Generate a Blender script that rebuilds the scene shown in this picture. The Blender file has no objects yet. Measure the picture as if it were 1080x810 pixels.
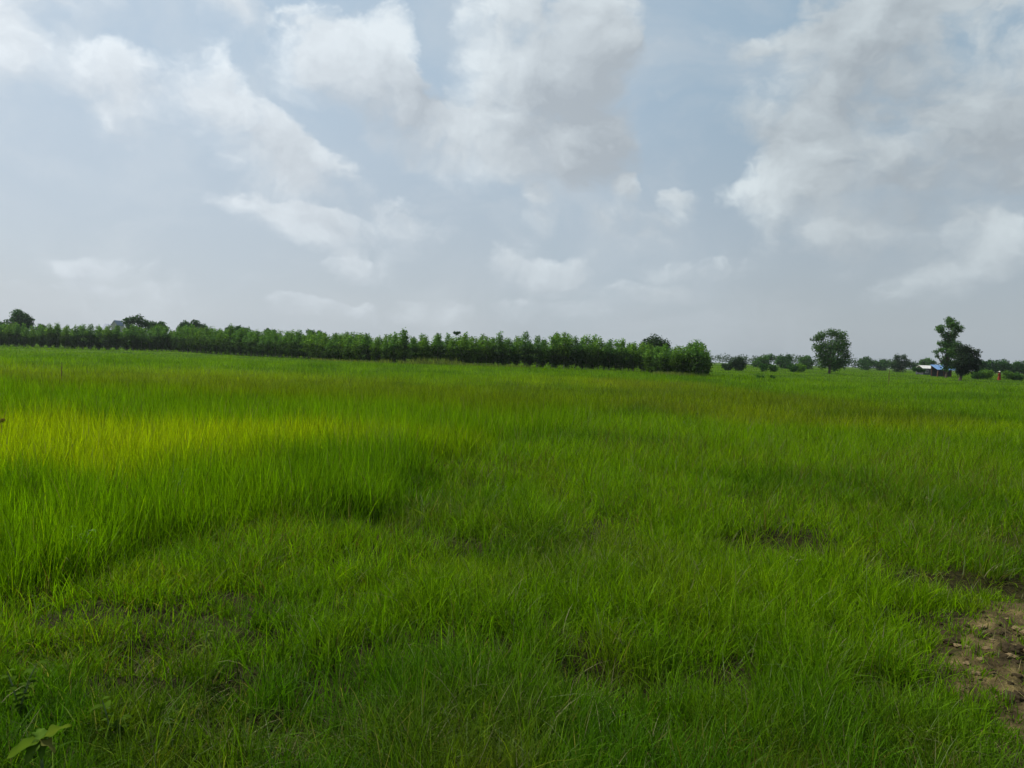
import bpy, bmesh, math, random
import numpy as np
from mathutils import Vector, Matrix

random.seed(7)
RNG = np.random.default_rng(11)
scene = bpy.context.scene
COL = scene.collection
PI = math.pi
R = math.radians

# ------------------------------------------------------------------ camera, light, exposure
CAM_H = 2.0
F_PX = 816.0
PITCH = R(2.2)
ROLL = R(1.85)
_f = Vector((0, math.cos(PITCH), -math.sin(PITCH)))
_r0 = Vector((1, 0, 0))
_u0 = _r0.cross(_f)
CR = _r0 * math.cos(ROLL) + _u0 * math.sin(ROLL)
CU = -_r0 * math.sin(ROLL) + _u0 * math.cos(ROLL)
CAM = Vector((0, 0, CAM_H))
cam_data = bpy.data.cameras.new('camera')
cam = bpy.data.objects.new('camera', cam_data)
COL.objects.link(cam)
m3 = Matrix((CR, CU, -_f)).transposed()
cam.matrix_world = Matrix.Translation(CAM) @ m3.to_4x4()
cam_data.sensor_width = 36.0
cam_data.lens = F_PX / 1080 * 36.0
cam_data.clip_start = 0.05
cam_data.clip_end = 6000
scene.camera = cam

SUN_EL = R(52)
SUN_AZ = R(-72)            # measured from +Y (into the picture) towards +X; the sun stands to the left, a little ahead
sun_dir = Vector((math.sin(SUN_AZ) * math.cos(SUN_EL), math.cos(SUN_AZ) * math.cos(SUN_EL), math.sin(SUN_EL)))
sun_data = bpy.data.lights.new('sun', 'SUN')
sun_data.energy = 4.3
sun_data.angle = R(0.6)
sun_data.color = (1.0, 0.96, 0.88)
sun = bpy.data.objects.new('sun', sun_data)
COL.objects.link(sun)
sun.rotation_euler = (-sun_dir).to_track_quat('-Z', 'Y').to_euler()

scene.view_settings.view_transform = 'Standard'
scene.view_settings.look = 'None'
scene.view_settings.exposure = 0.3
scene.view_settings.gamma = 1.0
scene.view_settings.use_curve_mapping = False
scene.render.engine = 'CYCLES'
cy = scene.cycles
cy.max_bounces = 5
cy.diffuse_bounces = 2
cy.glossy_bounces = 1
cy.transmission_bounces = 3
cy.transparent_max_bounces = 6
cy.volume_bounces = 0
cy.caustics_reflective = False
cy.caustics_refractive = False
cy.sample_clamp_indirect = 4.0
cy.use_denoising = True
cy.use_adaptive_sampling = True
cy.adaptive_threshold = 0.015


def pix_dir(px, py):
    return (_f + CR * ((px - 540) / F_PX) + CU * ((405 - py) / F_PX))


def pix_azel(px, py):
    d = pix_dir(px, py).normalized()
    return math.atan2(d.x, d.y), math.asin(d.z)


def ground_at(px, py, z=0.0):
    d = pix_dir(px, py)
    t = (z - CAM_H) / d.z
    return CAM + d * t


def at_depth(px, py, D):
    d = pix_dir(px, py)
    return CAM + d * (D / d.y)


# ------------------------------------------------------------------ world: Nishita sky under a thin veil, with cumulus
world = bpy.data.worlds.new('World')
scene.world = world
world.use_nodes = True
wt = world.node_tree
wt.nodes.clear()
world.cycles.sampling_method = 'MANUAL'
world.cycles.sample_map_resolution = 512


class NB:
    def __init__(self, tree):
        self.t = tree

    def n(self, kind, **kw):
        nd = self.t.nodes.new(kind)
        for k, v in kw.items():
            setattr(nd, k, v)
        return nd

    def _in(self, sock, v):
        if v is None:
            return
        if hasattr(v, 'is_linked') or hasattr(v, 'node'):
            self.t.links.new(v, sock)
        else:
            sock.default_value = v

    def m(self, op, a, b=None, c=None, clamp=False):
        nd = self.n('ShaderNodeMath', operation=op)
        nd.use_clamp = clamp
        self._in(nd.inputs[0], a)
        self._in(nd.inputs[1], b)
        self._in(nd.inputs[2], c)
        return nd.outputs[0]

    def mix(self, f, a, b):
        nd = self.n('ShaderNodeMix', data_type='RGBA')
        self._in(nd.inputs[0], f)
        self._in(nd.inputs[6], a)
        self._in(nd.inputs[7], b)
        return nd.outputs[2]

    def smooth(self, v, lo, hi, to0=0.0, to1=1.0):
        nd = self.n('ShaderNodeMapRange', interpolation_type='SMOOTHSTEP')
        self._in(nd.inputs[0], v)
        self._in(nd.inputs[1], lo)
        self._in(nd.inputs[2], hi)
        self._in(nd.inputs[3], to0)
        self._in(nd.inputs[4], to1)
        return nd.outputs[0]

    def noise(self, vec, scale, detail=5, rough=0.5, dist=0.0):
        nd = self.n('ShaderNodeTexNoise')
        if vec is not None:
            self._in(nd.inputs['Vector'], vec)
        nd.inputs['Scale'].default_value = scale
        nd.inputs['Detail'].default_value = detail
        nd.inputs['Roughness'].default_value = rough
        nd.inputs['Distortion'].default_value = dist
        return nd.outputs['Fac']


def lin(r, g, b, k=1.0):
    def c(v):
        v /= 255.0
        return (v / 12.92 if v <= 0.04045 else ((v + 0.055) / 1.055) ** 2.4) * k
    return (c(r), c(g), c(b), 1.0)


def build_world():
    b = NB(wt)
    tc = b.n('ShaderNodeTexCoord')
    sep = b.n('ShaderNodeSeparateXYZ')
    wt.links.new(tc.outputs['Generated'], sep.inputs[0])
    az = b.m('ARCTAN2', sep.outputs[0], sep.outputs[1])
    el = b.m('ARCSINE', sep.outputs[2])
    # the masses are torn by turbulence, so bend the directions a little before placing them
    comb0 = b.n('ShaderNodeCombineXYZ')
    b._in(comb0.inputs[0], az)
    b._in(comb0.inputs[1], b.m('MULTIPLY', el, 1.4))
    comb0.inputs[2].default_value = 9.1
    for_a = b.noise(comb0.outputs[0], 6.5, 5, 0.6)
    comb1 = b.n('ShaderNodeVectorMath', operation='ADD')
    wt.links.new(comb0.outputs[0], comb1.inputs[0])
    comb1.inputs[1].default_value = (5.3, 2.7, 1.1)
    for_e = b.noise(comb1.outputs[0], 6.5, 5, 0.6)
    az_true, el_true = az, el
    az = b.m('MULTIPLY_ADD', b.m('SUBTRACT', for_a, 0.5), 0.10, az)
    el = b.m('MULTIPLY_ADD', b.m('SUBTRACT', for_e, 0.5), 0.085, el)
    comb = b.n('ShaderNodeCombineXYZ')
    b._in(comb.inputs[0], az)
    b._in(comb.inputs[1], b.m('MULTIPLY', el, 1.25))
    comb.inputs[2].default_value = 3.7
    pos = comb.outputs[0]
    off = b.n('ShaderNodeVectorMath', operation='ADD')
    wt.links.new(pos, off.inputs[0])
    off.inputs[1].default_value = (-0.012, 0.022, 0.0)

    def billow(vec):
        vo = b.n('ShaderNodeTexVoronoi', feature='SMOOTH_F1', voronoi_dimensions='2D')
        b._in(vo.inputs['Vector'], vec)
        vo.inputs['Scale'].default_value = 9.0
        vo.inputs['Detail'].default_value = 4.0
        vo.inputs['Roughness'].default_value = 0.55
        vo.inputs['Lacunarity'].default_value = 2.1
        vo.inputs['Smoothness'].default_value = 0.75
        vo.normalize = True
        lump = b.m('SUBTRACT', 1.0, vo.outputs['Distance'])
        return b.m('MULTIPLY_ADD', b.m('SUBTRACT', lump, 0.705), 0.9, b.noise(vec, 6.0, 6, 0.52))
    n1 = billow(pos)
    n1b = billow(off.outputs[0])
    nw = b.noise(pos, 2.6, 3, 0.5)

    sky = b.n('ShaderNodeTexSky')
    sky.sky_type = 'NISHITA'
    sky.sun_disc = False
    sky.sun_elevation = SUN_EL
    sky.sun_rotation = SUN_AZ
    sky.air_density = 1.0
    sky.dust_density = 2.0
    K = 8.15            # the Background runs at 0.1
    # thin milky veil: brighter to the left and above, greyer to the right and low down
    leftness = b.smooth(az_true, R(-34), R(30))
    high = b.smooth(el_true, R(1), R(24))
    lowc = b.mix(leftness, lin(192, 201, 210, K), lin(170, 179, 186, K))
    highc = b.mix(leftness, lin(189, 208, 224, K), lin(150, 176, 195, K))
    veil = b.mix(high, lowc, highc)
    mott = b.smooth(nw, 0.3, 0.72)
    veil = b.mix(b.m('MULTIPLY', mott, 0.35), veil, lin(180, 197, 212, K))
    base = b.mix(0.86, sky.outputs[0], veil)

    # cloud masses: px, py, rx, ry, tilt, brightness bias, opacity
    blobs = [
        (80, 62, 74, 46, 25, 0.75, 0.75), (8, 50, 30, 40, 0, 0.7, 0.7), (120, 100, 50, 50, 30, 0.45, 0.7),
        (212, 88, 44, 46, 35, 0.7, 0.72), (270, 140, 74, 30, 30, 0.45, 0.5), (350, 185, 90, 24, 22, 0.4, 0.5),
        (330, 60, 58, 46, 0, 0.75, 0.95), (400, 68, 52, 52, 10, 0.85, 1.0), (415, 112, 100, 44, 22, 0.12, 1.0), (440, 150, 60, 34, 20, 0.35, 0.8),
        (520, 60, 46, 90, 0, 0.8, 1.0), (590, 105, 84, 96, 0, 0.08, 1.05), (505, 160, 70, 38, 0, 0.65, 0.9), (620, 160, 60, 46, 0, 0.08, 0.9),
        (600, 20, 70, 40, 0, 0.6, 0.8),
        (240, 15, 40, 26, 0, 0.6, 0.7), (80, -10, 60, 24, 0, 0.6, 0.7),
        (820, 62, 56, 34, -10, 0.62, 0.95), (940, 90, 160, 90, 5, 0.12, 1.05), (1030, 30, 110, 50, 10, 0.72, 1.0), (930, 60, 70, 52, 0, 0.05, 0.8), (1080, 120, 120, 80, 0, 0.2, 1.0),
        (845, 195, 96, 42, -18, 0.62, 0.95), (990, 180, 130, 56, 0, 0.06, 0.95), (900, 150, 80, 40, 0, 0.4, 0.9),
        (1050, 250, 46, 24, 0, 0.62, 0.75), (1000, 300, 70, 26, -20, 0.5, 0.6), (900, 260, 130, 36, 0, 0.28, 0.6),
        (305, 224, 60, 20, 10, 0.62, 0.9), (355, 242, 44, 20, 0, 0.5, 0.85), (438, 240, 50, 32, 0, 0.5, 0.95), (362, 276, 28, 20, 0, 0.6, 0.9),
        (245, 206, 26, 13, 0, 0.5, 0.5), (557, 236, 26, 38, 0, 0.45, 0.95), (662, 205, 18, 26, 10, 0.5, 0.9), (660, 252, 58, 30, 0, 0.35, 0.9), (716, 216, 22, 20, -30, 0.55, 0.65),
        (588, 290, 42, 24, 0, 0.45, 0.85), (560, 318, 36, 12, 0, 0.55, 0.5), (455, 322, 40, 13, 0, 0.55, 0.5), (400, 330, 40, 12, 0, 0.5, 0.45),
        (90, 305, 34, 12, 0, 0.5, 0.45), (165, 312, 40, 13, 0, 0.5, 0.45), (330, 328, 60, 10, 0, 0.45, 0.4), (740, 100, 80, 60, 0, 0.25, 0.25),
        (20, 310, 40, 12, 0, 0.5, 0.4), (150, 290, 120, 18, 0, 0.4, 0.35), (480, 285, 110, 22, 0, 0.4, 0.4), (300, 195, 80, 30, 20, 0.5, 0.5), (640, 320, 120, 20, 0, 0.4, 0.4), (740, 290, 80, 14, 0, 0.45, 0.35),
    ]
    n2 = b.noise(pos, 26.0, 5, 0.58)
    wob = b.m('ADD', b.m('SUBTRACT', n1, 0.5), b.m('MULTIPLY', b.m('SUBTRACT', n2, 0.5), 0.34))
    den = None
    num = None
    vac = None
    for (px, py, rx, ry, tilt, br, op) in blobs:
        a0, e0 = pix_azel(px, py)
        rx_, ry_ = rx / F_PX * 1.12, ry / F_PX * 1.12
        c, s = math.cos(R(-tilt)), math.sin(R(-tilt))
        da = b.m('SUBTRACT', az, a0)
        de = b.m('SUBTRACT', el, e0)
        u = b.m('MULTIPLY_ADD', da, c / rx_, b.m('MULTIPLY', de, s / rx_))
        v = b.m('MULTIPLY_ADD', de, c / ry_, b.m('MULTIPLY', da, -s / ry_))
        q = b.m('MULTIPLY_ADD', u, u, b.m('MULTIPLY', v, v))
        e = b.m('MULTIPLY', b.m('SUBTRACT', 1.0, q, clamp=True), op)
        lit = b.m('MULTIPLY_ADD', b.m('SUBTRACT', v, u), 0.16, br)
        w = b.m('MULTIPLY', e, lit)
        hv = b.m('MULTIPLY', e, v)
        vac = hv if vac is None else b.m('ADD', vac, hv)
        den = e if den is None else b.m('ADD', den, e)
        num = w if num is None else b.m('ADD', num, w)
    body = b.m('MINIMUM', den, 1.15)
    raw = b.m('MULTIPLY_ADD', wob, 3.0, body)
    gate = b.smooth(den, 0.0, 0.22)
    tv = b.m('DIVIDE', vac, b.m('MAXIMUM', den, 0.05))
    soft = b.m('MAXIMUM', b.m('MULTIPLY_ADD', tv, -0.95, 1.28), 0.78)
    cover = b.m('MULTIPLY', b.smooth(raw, 0.06, soft), gate)
    n3 = b.noise(pos, 4.2, 7, 0.6, 0.6)
    thin = b.m('MULTIPLY', b.smooth(n3, 0.44, 0.74), b.smooth(el, R(1), R(14), 0.36, 0.5))
    bright = b.m('DIVIDE', num, b.m('MAXIMUM', den, 0.05))
    relief = b.m('ADD', b.m('MULTIPLY', b.m('SUBTRACT', n1, n1b), 1.5), b.m('MULTIPLY', b.m('SUBTRACT', n2, 0.5), 0.22))
    rim = b.m('MULTIPLY', b.m('SUBTRACT', 1.0, b.smooth(raw, 0.35, 1.3)), 0.12)
    bright = b.m('ADD', b.m('ADD', bright, relief), rim, clamp=True)
    grey = b.mix(leftness, lin(184, 193, 203, K), lin(165, 174, 181, K))
    white = b.mix(leftness, lin(238, 246, 252, K), lin(216, 226, 230, K))
    ccol = b.mix(bright, grey, white)
    fade = b.smooth(el_true, R(0.5), R(12), 0.45, 0.92)
    base = b.mix(thin, base, b.mix(leftness, lin(216, 224, 230, K), lin(190, 199, 206, K)))
    col = b.mix(b.m('MULTIPLY', cover, fade), base, ccol)
    bg = b.n('ShaderNodeBackground')
    bg.inputs['Strength'].default_value = 0.1
    out = b.n('ShaderNodeOutputWorld')
    wt.links.new(col, bg.inputs['Color'])
    wt.links.new(bg.outputs[0], out.inputs['Surface'])


build_world()


# ------------------------------------------------------------------ helpers
def tag(o, label=None, cat=None, group=None, kind=None):
    if label:
        o['label'] = label
    if cat:
        o['category'] = cat
    if group:
        o['group'] = group
    if kind:
        o['kind'] = kind
    return o


def empty(name, loc=(0, 0, 0), rz=0.0):
    o = bpy.data.objects.new(name, None)
    COL.objects.link(o)
    o.location = loc
    o.rotation_euler = (0, 0, rz)
    o.empty_display_size = 0.2
    return o


def obj(name, mesh, mat=None, parent=None, loc=None):
    o = bpy.data.objects.new(name, mesh)
    COL.objects.link(o)
    if mat is not None and not mesh.materials:
        mesh.materials.append(mat)
    if parent is not None:
        o.parent = parent
    if loc is not None:
        o.location = loc
    return o


def bm_obj(name, bm, mat, parent=None, loc=None, smooth=False):
    me = bpy.data.meshes.new(name)
    bm.normal_update()
    bm.to_mesh(me)
    bm.free()
    if smooth:
        me.polygons.foreach_set('use_smooth', [True] * len(me.polygons))
    return obj(name, me, mat, parent, loc)


def np_mesh(name, verts, tris, cols=None, smooth=False):
    """verts (N,3), tris (M,3) -> mesh, with an optional per-vertex colour attribute 'tint'."""
    me = bpy.data.meshes.new(name)
    nv, nt = len(verts), len(tris)
    me.vertices.add(nv)
    me.vertices.foreach_set('co', np.ascontiguousarray(verts, dtype=np.float32).ravel())
    me.loops.add(nt * 3)
    me.loops.foreach_set('vertex_index', np.ascontiguousarray(tris, dtype=np.int32).ravel())
    me.polygons.add(nt)
    me.polygons.foreach_set('loop_start', np.arange(0, nt * 3, 3, dtype=np.int32))
    if smooth:
        me.polygons.foreach_set('use_smooth', np.ones(nt, dtype=bool))
    me.update(calc_edges=True)
    if cols is not None:
        at = me.color_attributes.new('tint', 'FLOAT_COLOR', 'POINT')
        c4 = np.ones((nv, 4), dtype=np.float32)
        c4[:, :3] = cols
        at.data.foreach_set('color', c4.ravel())
    return me


def add_box(bm, cx, cy_, cz, sx, sy, sz, rz=0.0, bevel=0.0):
    mtx = Matrix.Translation((cx, cy_, cz)) @ Matrix.Rotation(rz, 4, 'Z') @ Matrix.Diagonal((sx, sy, sz, 1))
    r = bmesh.ops.create_cube(bm, size=1.0, matrix=mtx)
    if bevel:
        es = list({e for v in r['verts'] for e in v.link_edges})
        bmesh.ops.bevel(bm, geom=es, offset=bevel, segments=2, affect='EDGES')


def add_tube(bm, pts, radii, seg=8):
    rings = []
    n = len(pts)
    pts = [Vector(p) for p in pts]
    for i, p in enumerate(pts):
        d = (pts[min(i + 1, n - 1)] - pts[max(i - 1, 0)]).normalized()
        a = d.orthogonal().normalized() if abs(d.z) < 0.9 else Vector((1, 0, 0)) - d * d.x
        a.normalize()
        bb = d.cross(a)
        rings.append([bm.verts.new(p + (a * math.cos(2 * PI * k / seg) + bb * math.sin(2 * PI * k / seg)) * radii[i]) for k in range(seg)])
    for i in range(n - 1):
        for k in range(seg):
            bm.faces.new((rings[i][k], rings[i][(k + 1) % seg], rings[i + 1][(k + 1) % seg], rings[i + 1][k]))
    bm.faces.new(list(reversed(rings[0])))
    bm.faces.new(rings[-1])


# value noise in numpy
def _hash(ix, iy, seed):
    h = (ix.astype(np.int64) * 374761393 + iy.astype(np.int64) * 668265263 + seed * 974634777) & 0x7fffffff
    h = ((h ^ (h >> 13)) * 1274126177) & 0x7fffffff
    h = h ^ (h >> 16)
    return (h & 0xffff) / 65535.0


def vnoise(x, y, seed=0):
    x0, y0 = np.floor(x), np.floor(y)
    fx, fy = x - x0, y - y0
    fx = fx * fx * (3 - 2 * fx)
    fy = fy * fy * (3 - 2 * fy)
    a, b_ = _hash(x0, y0, seed), _hash(x0 + 1, y0, seed)
    c, d = _hash(x0, y0 + 1, seed), _hash(x0 + 1, y0 + 1, seed)
    return (a * (1 - fx) + b_ * fx) * (1 - fy) + (c * (1 - fx) + d * fx) * fy


def fbm(x, y, seed=0, oct=4):
    s, a, t = 0.0, 1.0, 0.0
    for k in range(oct):
        s = s + a * vnoise(x * 2 ** k + 17.3 * k, y * 2 ** k - 9.1 * k, seed + k)
        t += a
        a *= 0.5
    return s / t


def sstep(v, a, b_):
    t = np.clip((v - a) / (b_ - a), 0, 1)
    return t * t * (3 - 2 * t)


def poly_signed(x, y, poly):
    """signed distance to a polygon, positive inside"""
    inside = np.zeros(x.shape, dtype=bool)
    dist = np.full(x.shape, 1e9)
    n = len(poly)
    for i in range(n):
        x1, y1 = poly[i]
        x2, y2 = poly[(i + 1) % n]
        cond = (y1 > y) != (y2 > y)
        xin = (x2 - x1) * (y - y1) / (y2 - y1 + 1e-12) + x1
        inside ^= cond & (x < xin)
        dx, dy = x2 - x1, y2 - y1
        t = np.clip(((x - x1) * dx + (y - y1) * dy) / (dx * dx + dy * dy), 0, 1)
        dist = np.minimum(dist, np.hypot(x - x1 - t * dx, y - y1 - t * dy))
    return np.where(inside, dist, -dist)


# ------------------------------------------------------------------ where the field changes
def gpt(px, py, z=0.0):
    p = ground_at(px, py, z)
    return (p.x, p.y)


TALL_POLY = [gpt(*p, 0.22) for p in [(-500, 700), (-120, 640), (0, 606), (65, 588), (150, 552), (280, 535), (390, 529), (432, 500), (452, 478), (492, 473), (600, 450)]]
TALL_POLY += [(4, 30), (-60, 34), (-60, 6)]
# bare soil at the lower right
BARE_POLY = [gpt(*p) for p in [(1000, 672), (1012, 652), (1040, 640), (1090, 636), (1200, 640), (1290, 740), (1170, 830), (1068, 815), (1050, 765), (1020, 720)]]
# thin, sunken spots: px, py, rx(m), ry(m), strength
GAPS = [(170, 690, .45, .35, .6), (150, 740, .35, .3, .5), (245, 735, .22, .25, .6), (822, 578, .85, .7, .82), (790, 535, .5, .5, .6), (900, 596, .5, .3, .7), (1000, 618, 1.0, .4, .95), (1065, 626, .5, .35, 1.0), (955, 658, .22, .25, .8),
        (1075, 545, .55, .4, .9), (466, 492, .75, .7, .85), (515, 520, .5, .45, .6), (640, 725, .4, .3, .38), (270, 680, .3, .2, .55), (935, 740, .3, .3, .5), (770, 727, .25, .2, .3),
        (520, 700, .2, .25, .5), (340, 790, .3, .15, .5), (690, 780, .3, .15, .45), (60, 700, .35, .3, .5), (250, 770, .35, .2, .6), (35, 590, .5, .25, .7), (370, 530, .5, .3, .6)]
GAPS = [(*gpt(a, b_), c, d, e) for a, b_, c, d, e in GAPS]
# coloured swathes: (px,py) centre, radii in metres
def swathe(px, py, rx, ry, z=.4):
    return (*gpt(px, py, z), rx, ry)


YELLOW = [swathe(20, 436, 8.0, 4.0, .6), swathe(110, 434, 4.2, 3.2, .6), swathe(-20, 456, 3.5, 2.2, .6), swathe(900, 437, 7, 5), swathe(0, 384, 30, 14), swathe(600, 398, 9, 12)]
OLIVE = [swathe(420, 412, 10, 9), swathe(560, 408, 9, 8), swathe(330, 402, 12, 10), swathe(745, 412, 9, 12), swathe(800, 425, 8, 8), swathe(690, 402, 7, 14), swathe(60, 393, 20, 10)]


def ell(x, y, items):
    v = np.zeros(x.shape)
    for (cx, cy_, rx, ry, *rest) in items:
        q = 1 - ((x - cx) / rx) ** 2 - ((y - cy_) / ry) ** 2
        v = np.maximum(v, np.clip(q * 1.6, 0, 1) * (rest[0] if rest else 1.0))
    return v


def terrain(x, y):
    d = np.hypot(x, y)
    z = (fbm(x * 0.9, y * 0.9, 5, 3) - 0.5) * 0.14 * sstep(60 - d, 0, 40)
    z = z + (fbm(x * 0.03, y * 0.03, 8, 2) - 0.5) * 0.35 * sstep(d, 25, 60)
    bare = poly_signed(x, y, BARE_POLY)
    bm_ = sstep(bare + (fbm(x * 5, y * 5, 3, 3) - .5) * .3, -0.05, 0.25)
    z = z + bm_ * ((fbm(x * 12, y * 12, 21, 5) - .5) * .11 + .03)
    tall = poly_signed(x, y, TALL_POLY)
    z = z - 0.09 * np.exp(-((tall + 0.25) / 0.22) ** 2) * sstep(60 - d, 0, 20)
    g = ell(x, y, GAPS)
    return z - 0.16 * g


def zone_fields(x, y):
    d = np.hypot(x, y)
    wob = (fbm(x * 0.8, y * 0.8, 31, 3) - .5)
    tall = sstep(poly_signed(x, y, TALL_POLY) + wob * 1.3, -0.2, 0.4)
    bare = sstep(poly_signed(x, y, BARE_POLY) + (fbm(x * 4, y * 4, 3, 4) - .5) * 1.1, -0.16, 0.22)
    gap = ell(x + wob * .5, y + (fbm(x * 1.1, y * 1.1, 44, 3) - .5) * .5, GAPS)
    return d, tall, bare, gap


def tint(x, y, d, tall, gap):
    """plant colour at a place, with shade painted into the near grass: yellow-green, mid-green, olive-brown where they are in seed"""
    n = len(x)
    a = fbm(x * 0.35, y * 0.35, 61, 4)
    b_ = fbm(x * 0.07, y * 0.12, 67, 3)
    c = fbm(x * 1.6, y * 1.6, 71, 3)
    green = np.array([0.042, 0.108, 0.004])
    fresh = np.array([0.112, 0.205, 0.001])
    deep = np.array([0.030, 0.088, 0.004])
    olive = np.array([0.125, 0.130, 0.006])
    yell = np.array([0.300, 0.350, 0.002])
    col = np.tile(green, (n, 1))
    f = (.08 + sstep(d, 3.4, 6.8) * .82 + .1 * sstep(d, 12, 26))[:, None]  # darker green close by paints in the shade between the blades
    col = col * (1 - f) + fresh * f
    w = (sstep(a, .42, .72) * .75)[:, None]
    col = col * (1 - w) + deep * w
    w = (sstep(c, .54, .80) * .32 * sstep(40 - d, 0, 30))[:, None]
    col = col * (1 - w) + np.array([.110, .122, .008]) * w
    e_ = fbm(x * .9 + 40, y * .55, 77, 4)
    w = (sstep(e_, .57, .78) * .24 * sstep(17 - d, 0, 9) * (1 - tall))[:, None]
    col = col * (1 - w) + np.array([.105, .105, .014]) * w
    w = (tall * .55)[:, None]
    col = col * (1 - w) + np.array([.112, .210, .001]) * w
    nz = .45 + 1.2 * (b_ - .3) + .5 * (fbm(x * .5, y * .5, 68, 3) - .5)
    sx = x + (fbm(x * .25, y * .25, 97, 3) - .5) * (3 + d * .15)
    sy = y + (fbm(x * .25 + 9, y * .25, 98, 3) - .5) * (3.5 + d * .2)
    w = (np.clip(ell(sx, sy, YELLOW) * nz, 0, 1) * np.where(d > 22, .35, .78))[:, None]
    col = col * (1 - w) + yell * w
    w = (np.clip(ell(sx, sy, OLIVE) * (.4 + 1.1 * (fbm(x * .22, y * .3, 91, 4) - .1)), 0, 1) * .58)[:, None]
    col = col * (1 - w) + olive * w
    w = (gap * .45)[:, None]
    col = col * (1 - w) + np.array([.080, .082, .016]) * w
    return col


# ------------------------------------------------------------------ materials
MATS = {}


def mat_simple(name, col, rough=0.7, spec=0.3, metal=0.0, noise_scale=None, noise_amt=0.25, bump=0.0):
    m = bpy.data.materials.new(name)
    m.use_nodes = True
    b = NB(m.node_tree)
    p = m.node_tree.nodes['Principled BSDF']
    p.inputs['Roughness'].default_value = rough
    p.inputs['Specular IOR Level'].default_value = spec
    p.inputs['Metallic'].default_value = metal
    c4 = (*col, 1)
    if noise_scale:
        tc = b.n('ShaderNodeTexCoord')
        nz = b.noise(tc.outputs['Object'], noise_scale, 5, 0.6)
        dark = tuple(v * (1 - noise_amt) for v in col) + (1,)
        lite = tuple(min(1, v * (1 + noise_amt)) for v in col) + (1,)
        m.node_tree.links.new(b.mix(b.smooth(nz, .3, .7), dark, lite), p.inputs['Base Color'])
        if bump:
            bp = b.n('ShaderNodeBump')
            bp.inputs['Strength'].default_value = bump
            m.node_tree.links.new(nz, bp.inputs['Height'])
            m.node_tree.links.new(bp.outputs[0], p.inputs['Normal'])
    else:
        p.inputs['Base Color'].default_value = c4
    MATS[name] = m
    return m


def mat_leaf(name, transl=0.3, tcol=(1.35, 1.25, 0.5), rough=0.55, spec=0.25, scale=1.0):
    """plant tissue: colour from the mesh's 'tint' attribute, light passing through the blade"""
    m = bpy.data.materials.new(name)
    m.use_nodes = True
    nt = m.node_tree
    b = NB(nt)
    p = nt.nodes['Principled BSDF']
    p.inputs['Roughness'].default_value = rough
    p.inputs['Specular IOR Level'].default_value = spec
    at = b.n('ShaderNodeAttribute', attribute_name='tint')
    mul = b.n('ShaderNodeVectorMath', operation='MULTIPLY')
    nt.links.new(at.outputs['Color'], mul.inputs[0])
    mul.inputs[1].default_value = (scale, scale, scale)
    nt.links.new(mul.outputs[0], p.inputs['Base Color'])
    mul2 = b.n('ShaderNodeVectorMath', operation='MULTIPLY')
    nt.links.new(mul.outputs[0], mul2.inputs[0])
    mul2.inputs[1].default_value = tcol
    tr = b.n('ShaderNodeBsdfTranslucent')
    nt.links.new(mul2.outputs[0], tr.inputs['Color'])
    mx = b.n('ShaderNodeMixShader')
    mx.inputs[0].default_value = transl
    nt.links.new(p.outputs[0], mx.inputs[1])
    nt.links.new(tr.outputs[0], mx.inputs[2])
    nt.links.new(mx.outputs[0], nt.nodes['Material Output'].inputs['Surface'])
    MATS[name] = m
    return m


GRASS = mat_leaf('grass_blade', 0.45, (1.3, 1.45, 0.25), 0.65, 0.06)
LEAF = mat_leaf('tree_leaf', 0.32, (1.3, 1.4, 0.4), 0.7, 0.05)
BROAD = mat_leaf('broad_leaf', 0.35, (1.3, 1.35, 0.3), 0.75, 0.02)
BARK = mat_simple('bark', (0.09, 0.07, 0.05), .9, .1, noise_scale=3, bump=.4)
PALEBARK = mat_simple('pale_bark', (0.30, 0.27, 0.20), .85, .1, noise_scale=4, noise_amt=.4)


def ground_material():
    m = bpy.data.materials.new('soil_and_turf')
    m.use_nodes = True
    nt = m.node_tree
    b = NB(nt)
    p = nt.nodes['Principled BSDF']
    p.inputs['Roughness'].default_value = 0.95
    p.inputs['Specular IOR Level'].default_value = 0.1
    at = b.n('ShaderNodeAttribute', attribute_name='tint')
    ge = b.n('ShaderNodeNewGeometry')
    n1 = b.noise(ge.outputs['Position'], 14, 6, .65)
    n2 = b.noise(ge.outputs['Position'], 90, 3, .6)
    k = b.m('MULTIPLY', b.smooth(n1, .3, .7, .5, 1.35), b.smooth(n2, .25, .75, .6, 1.3))
    sc = b.n('ShaderNodeVectorMath', operation='SCALE')
    nt.links.new(at.outputs['Color'], sc.inputs[0])
    nt.links.new(k, sc.inputs['Scale'])
    nt.links.new(sc.outputs[0], p.inputs['Base Color'])
    bp = b.n('ShaderNodeBump')
    bp.inputs['Strength'].default_value = .8
    bp.inputs['Distance'].default_value = .06
    nt.links.new(b.m('ADD', n1, b.m('MULTIPLY', n2, .3)), bp.inputs['Height'])
    nt.links.new(bp.outputs[0], p.inputs['Normal'])
    return m


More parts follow.
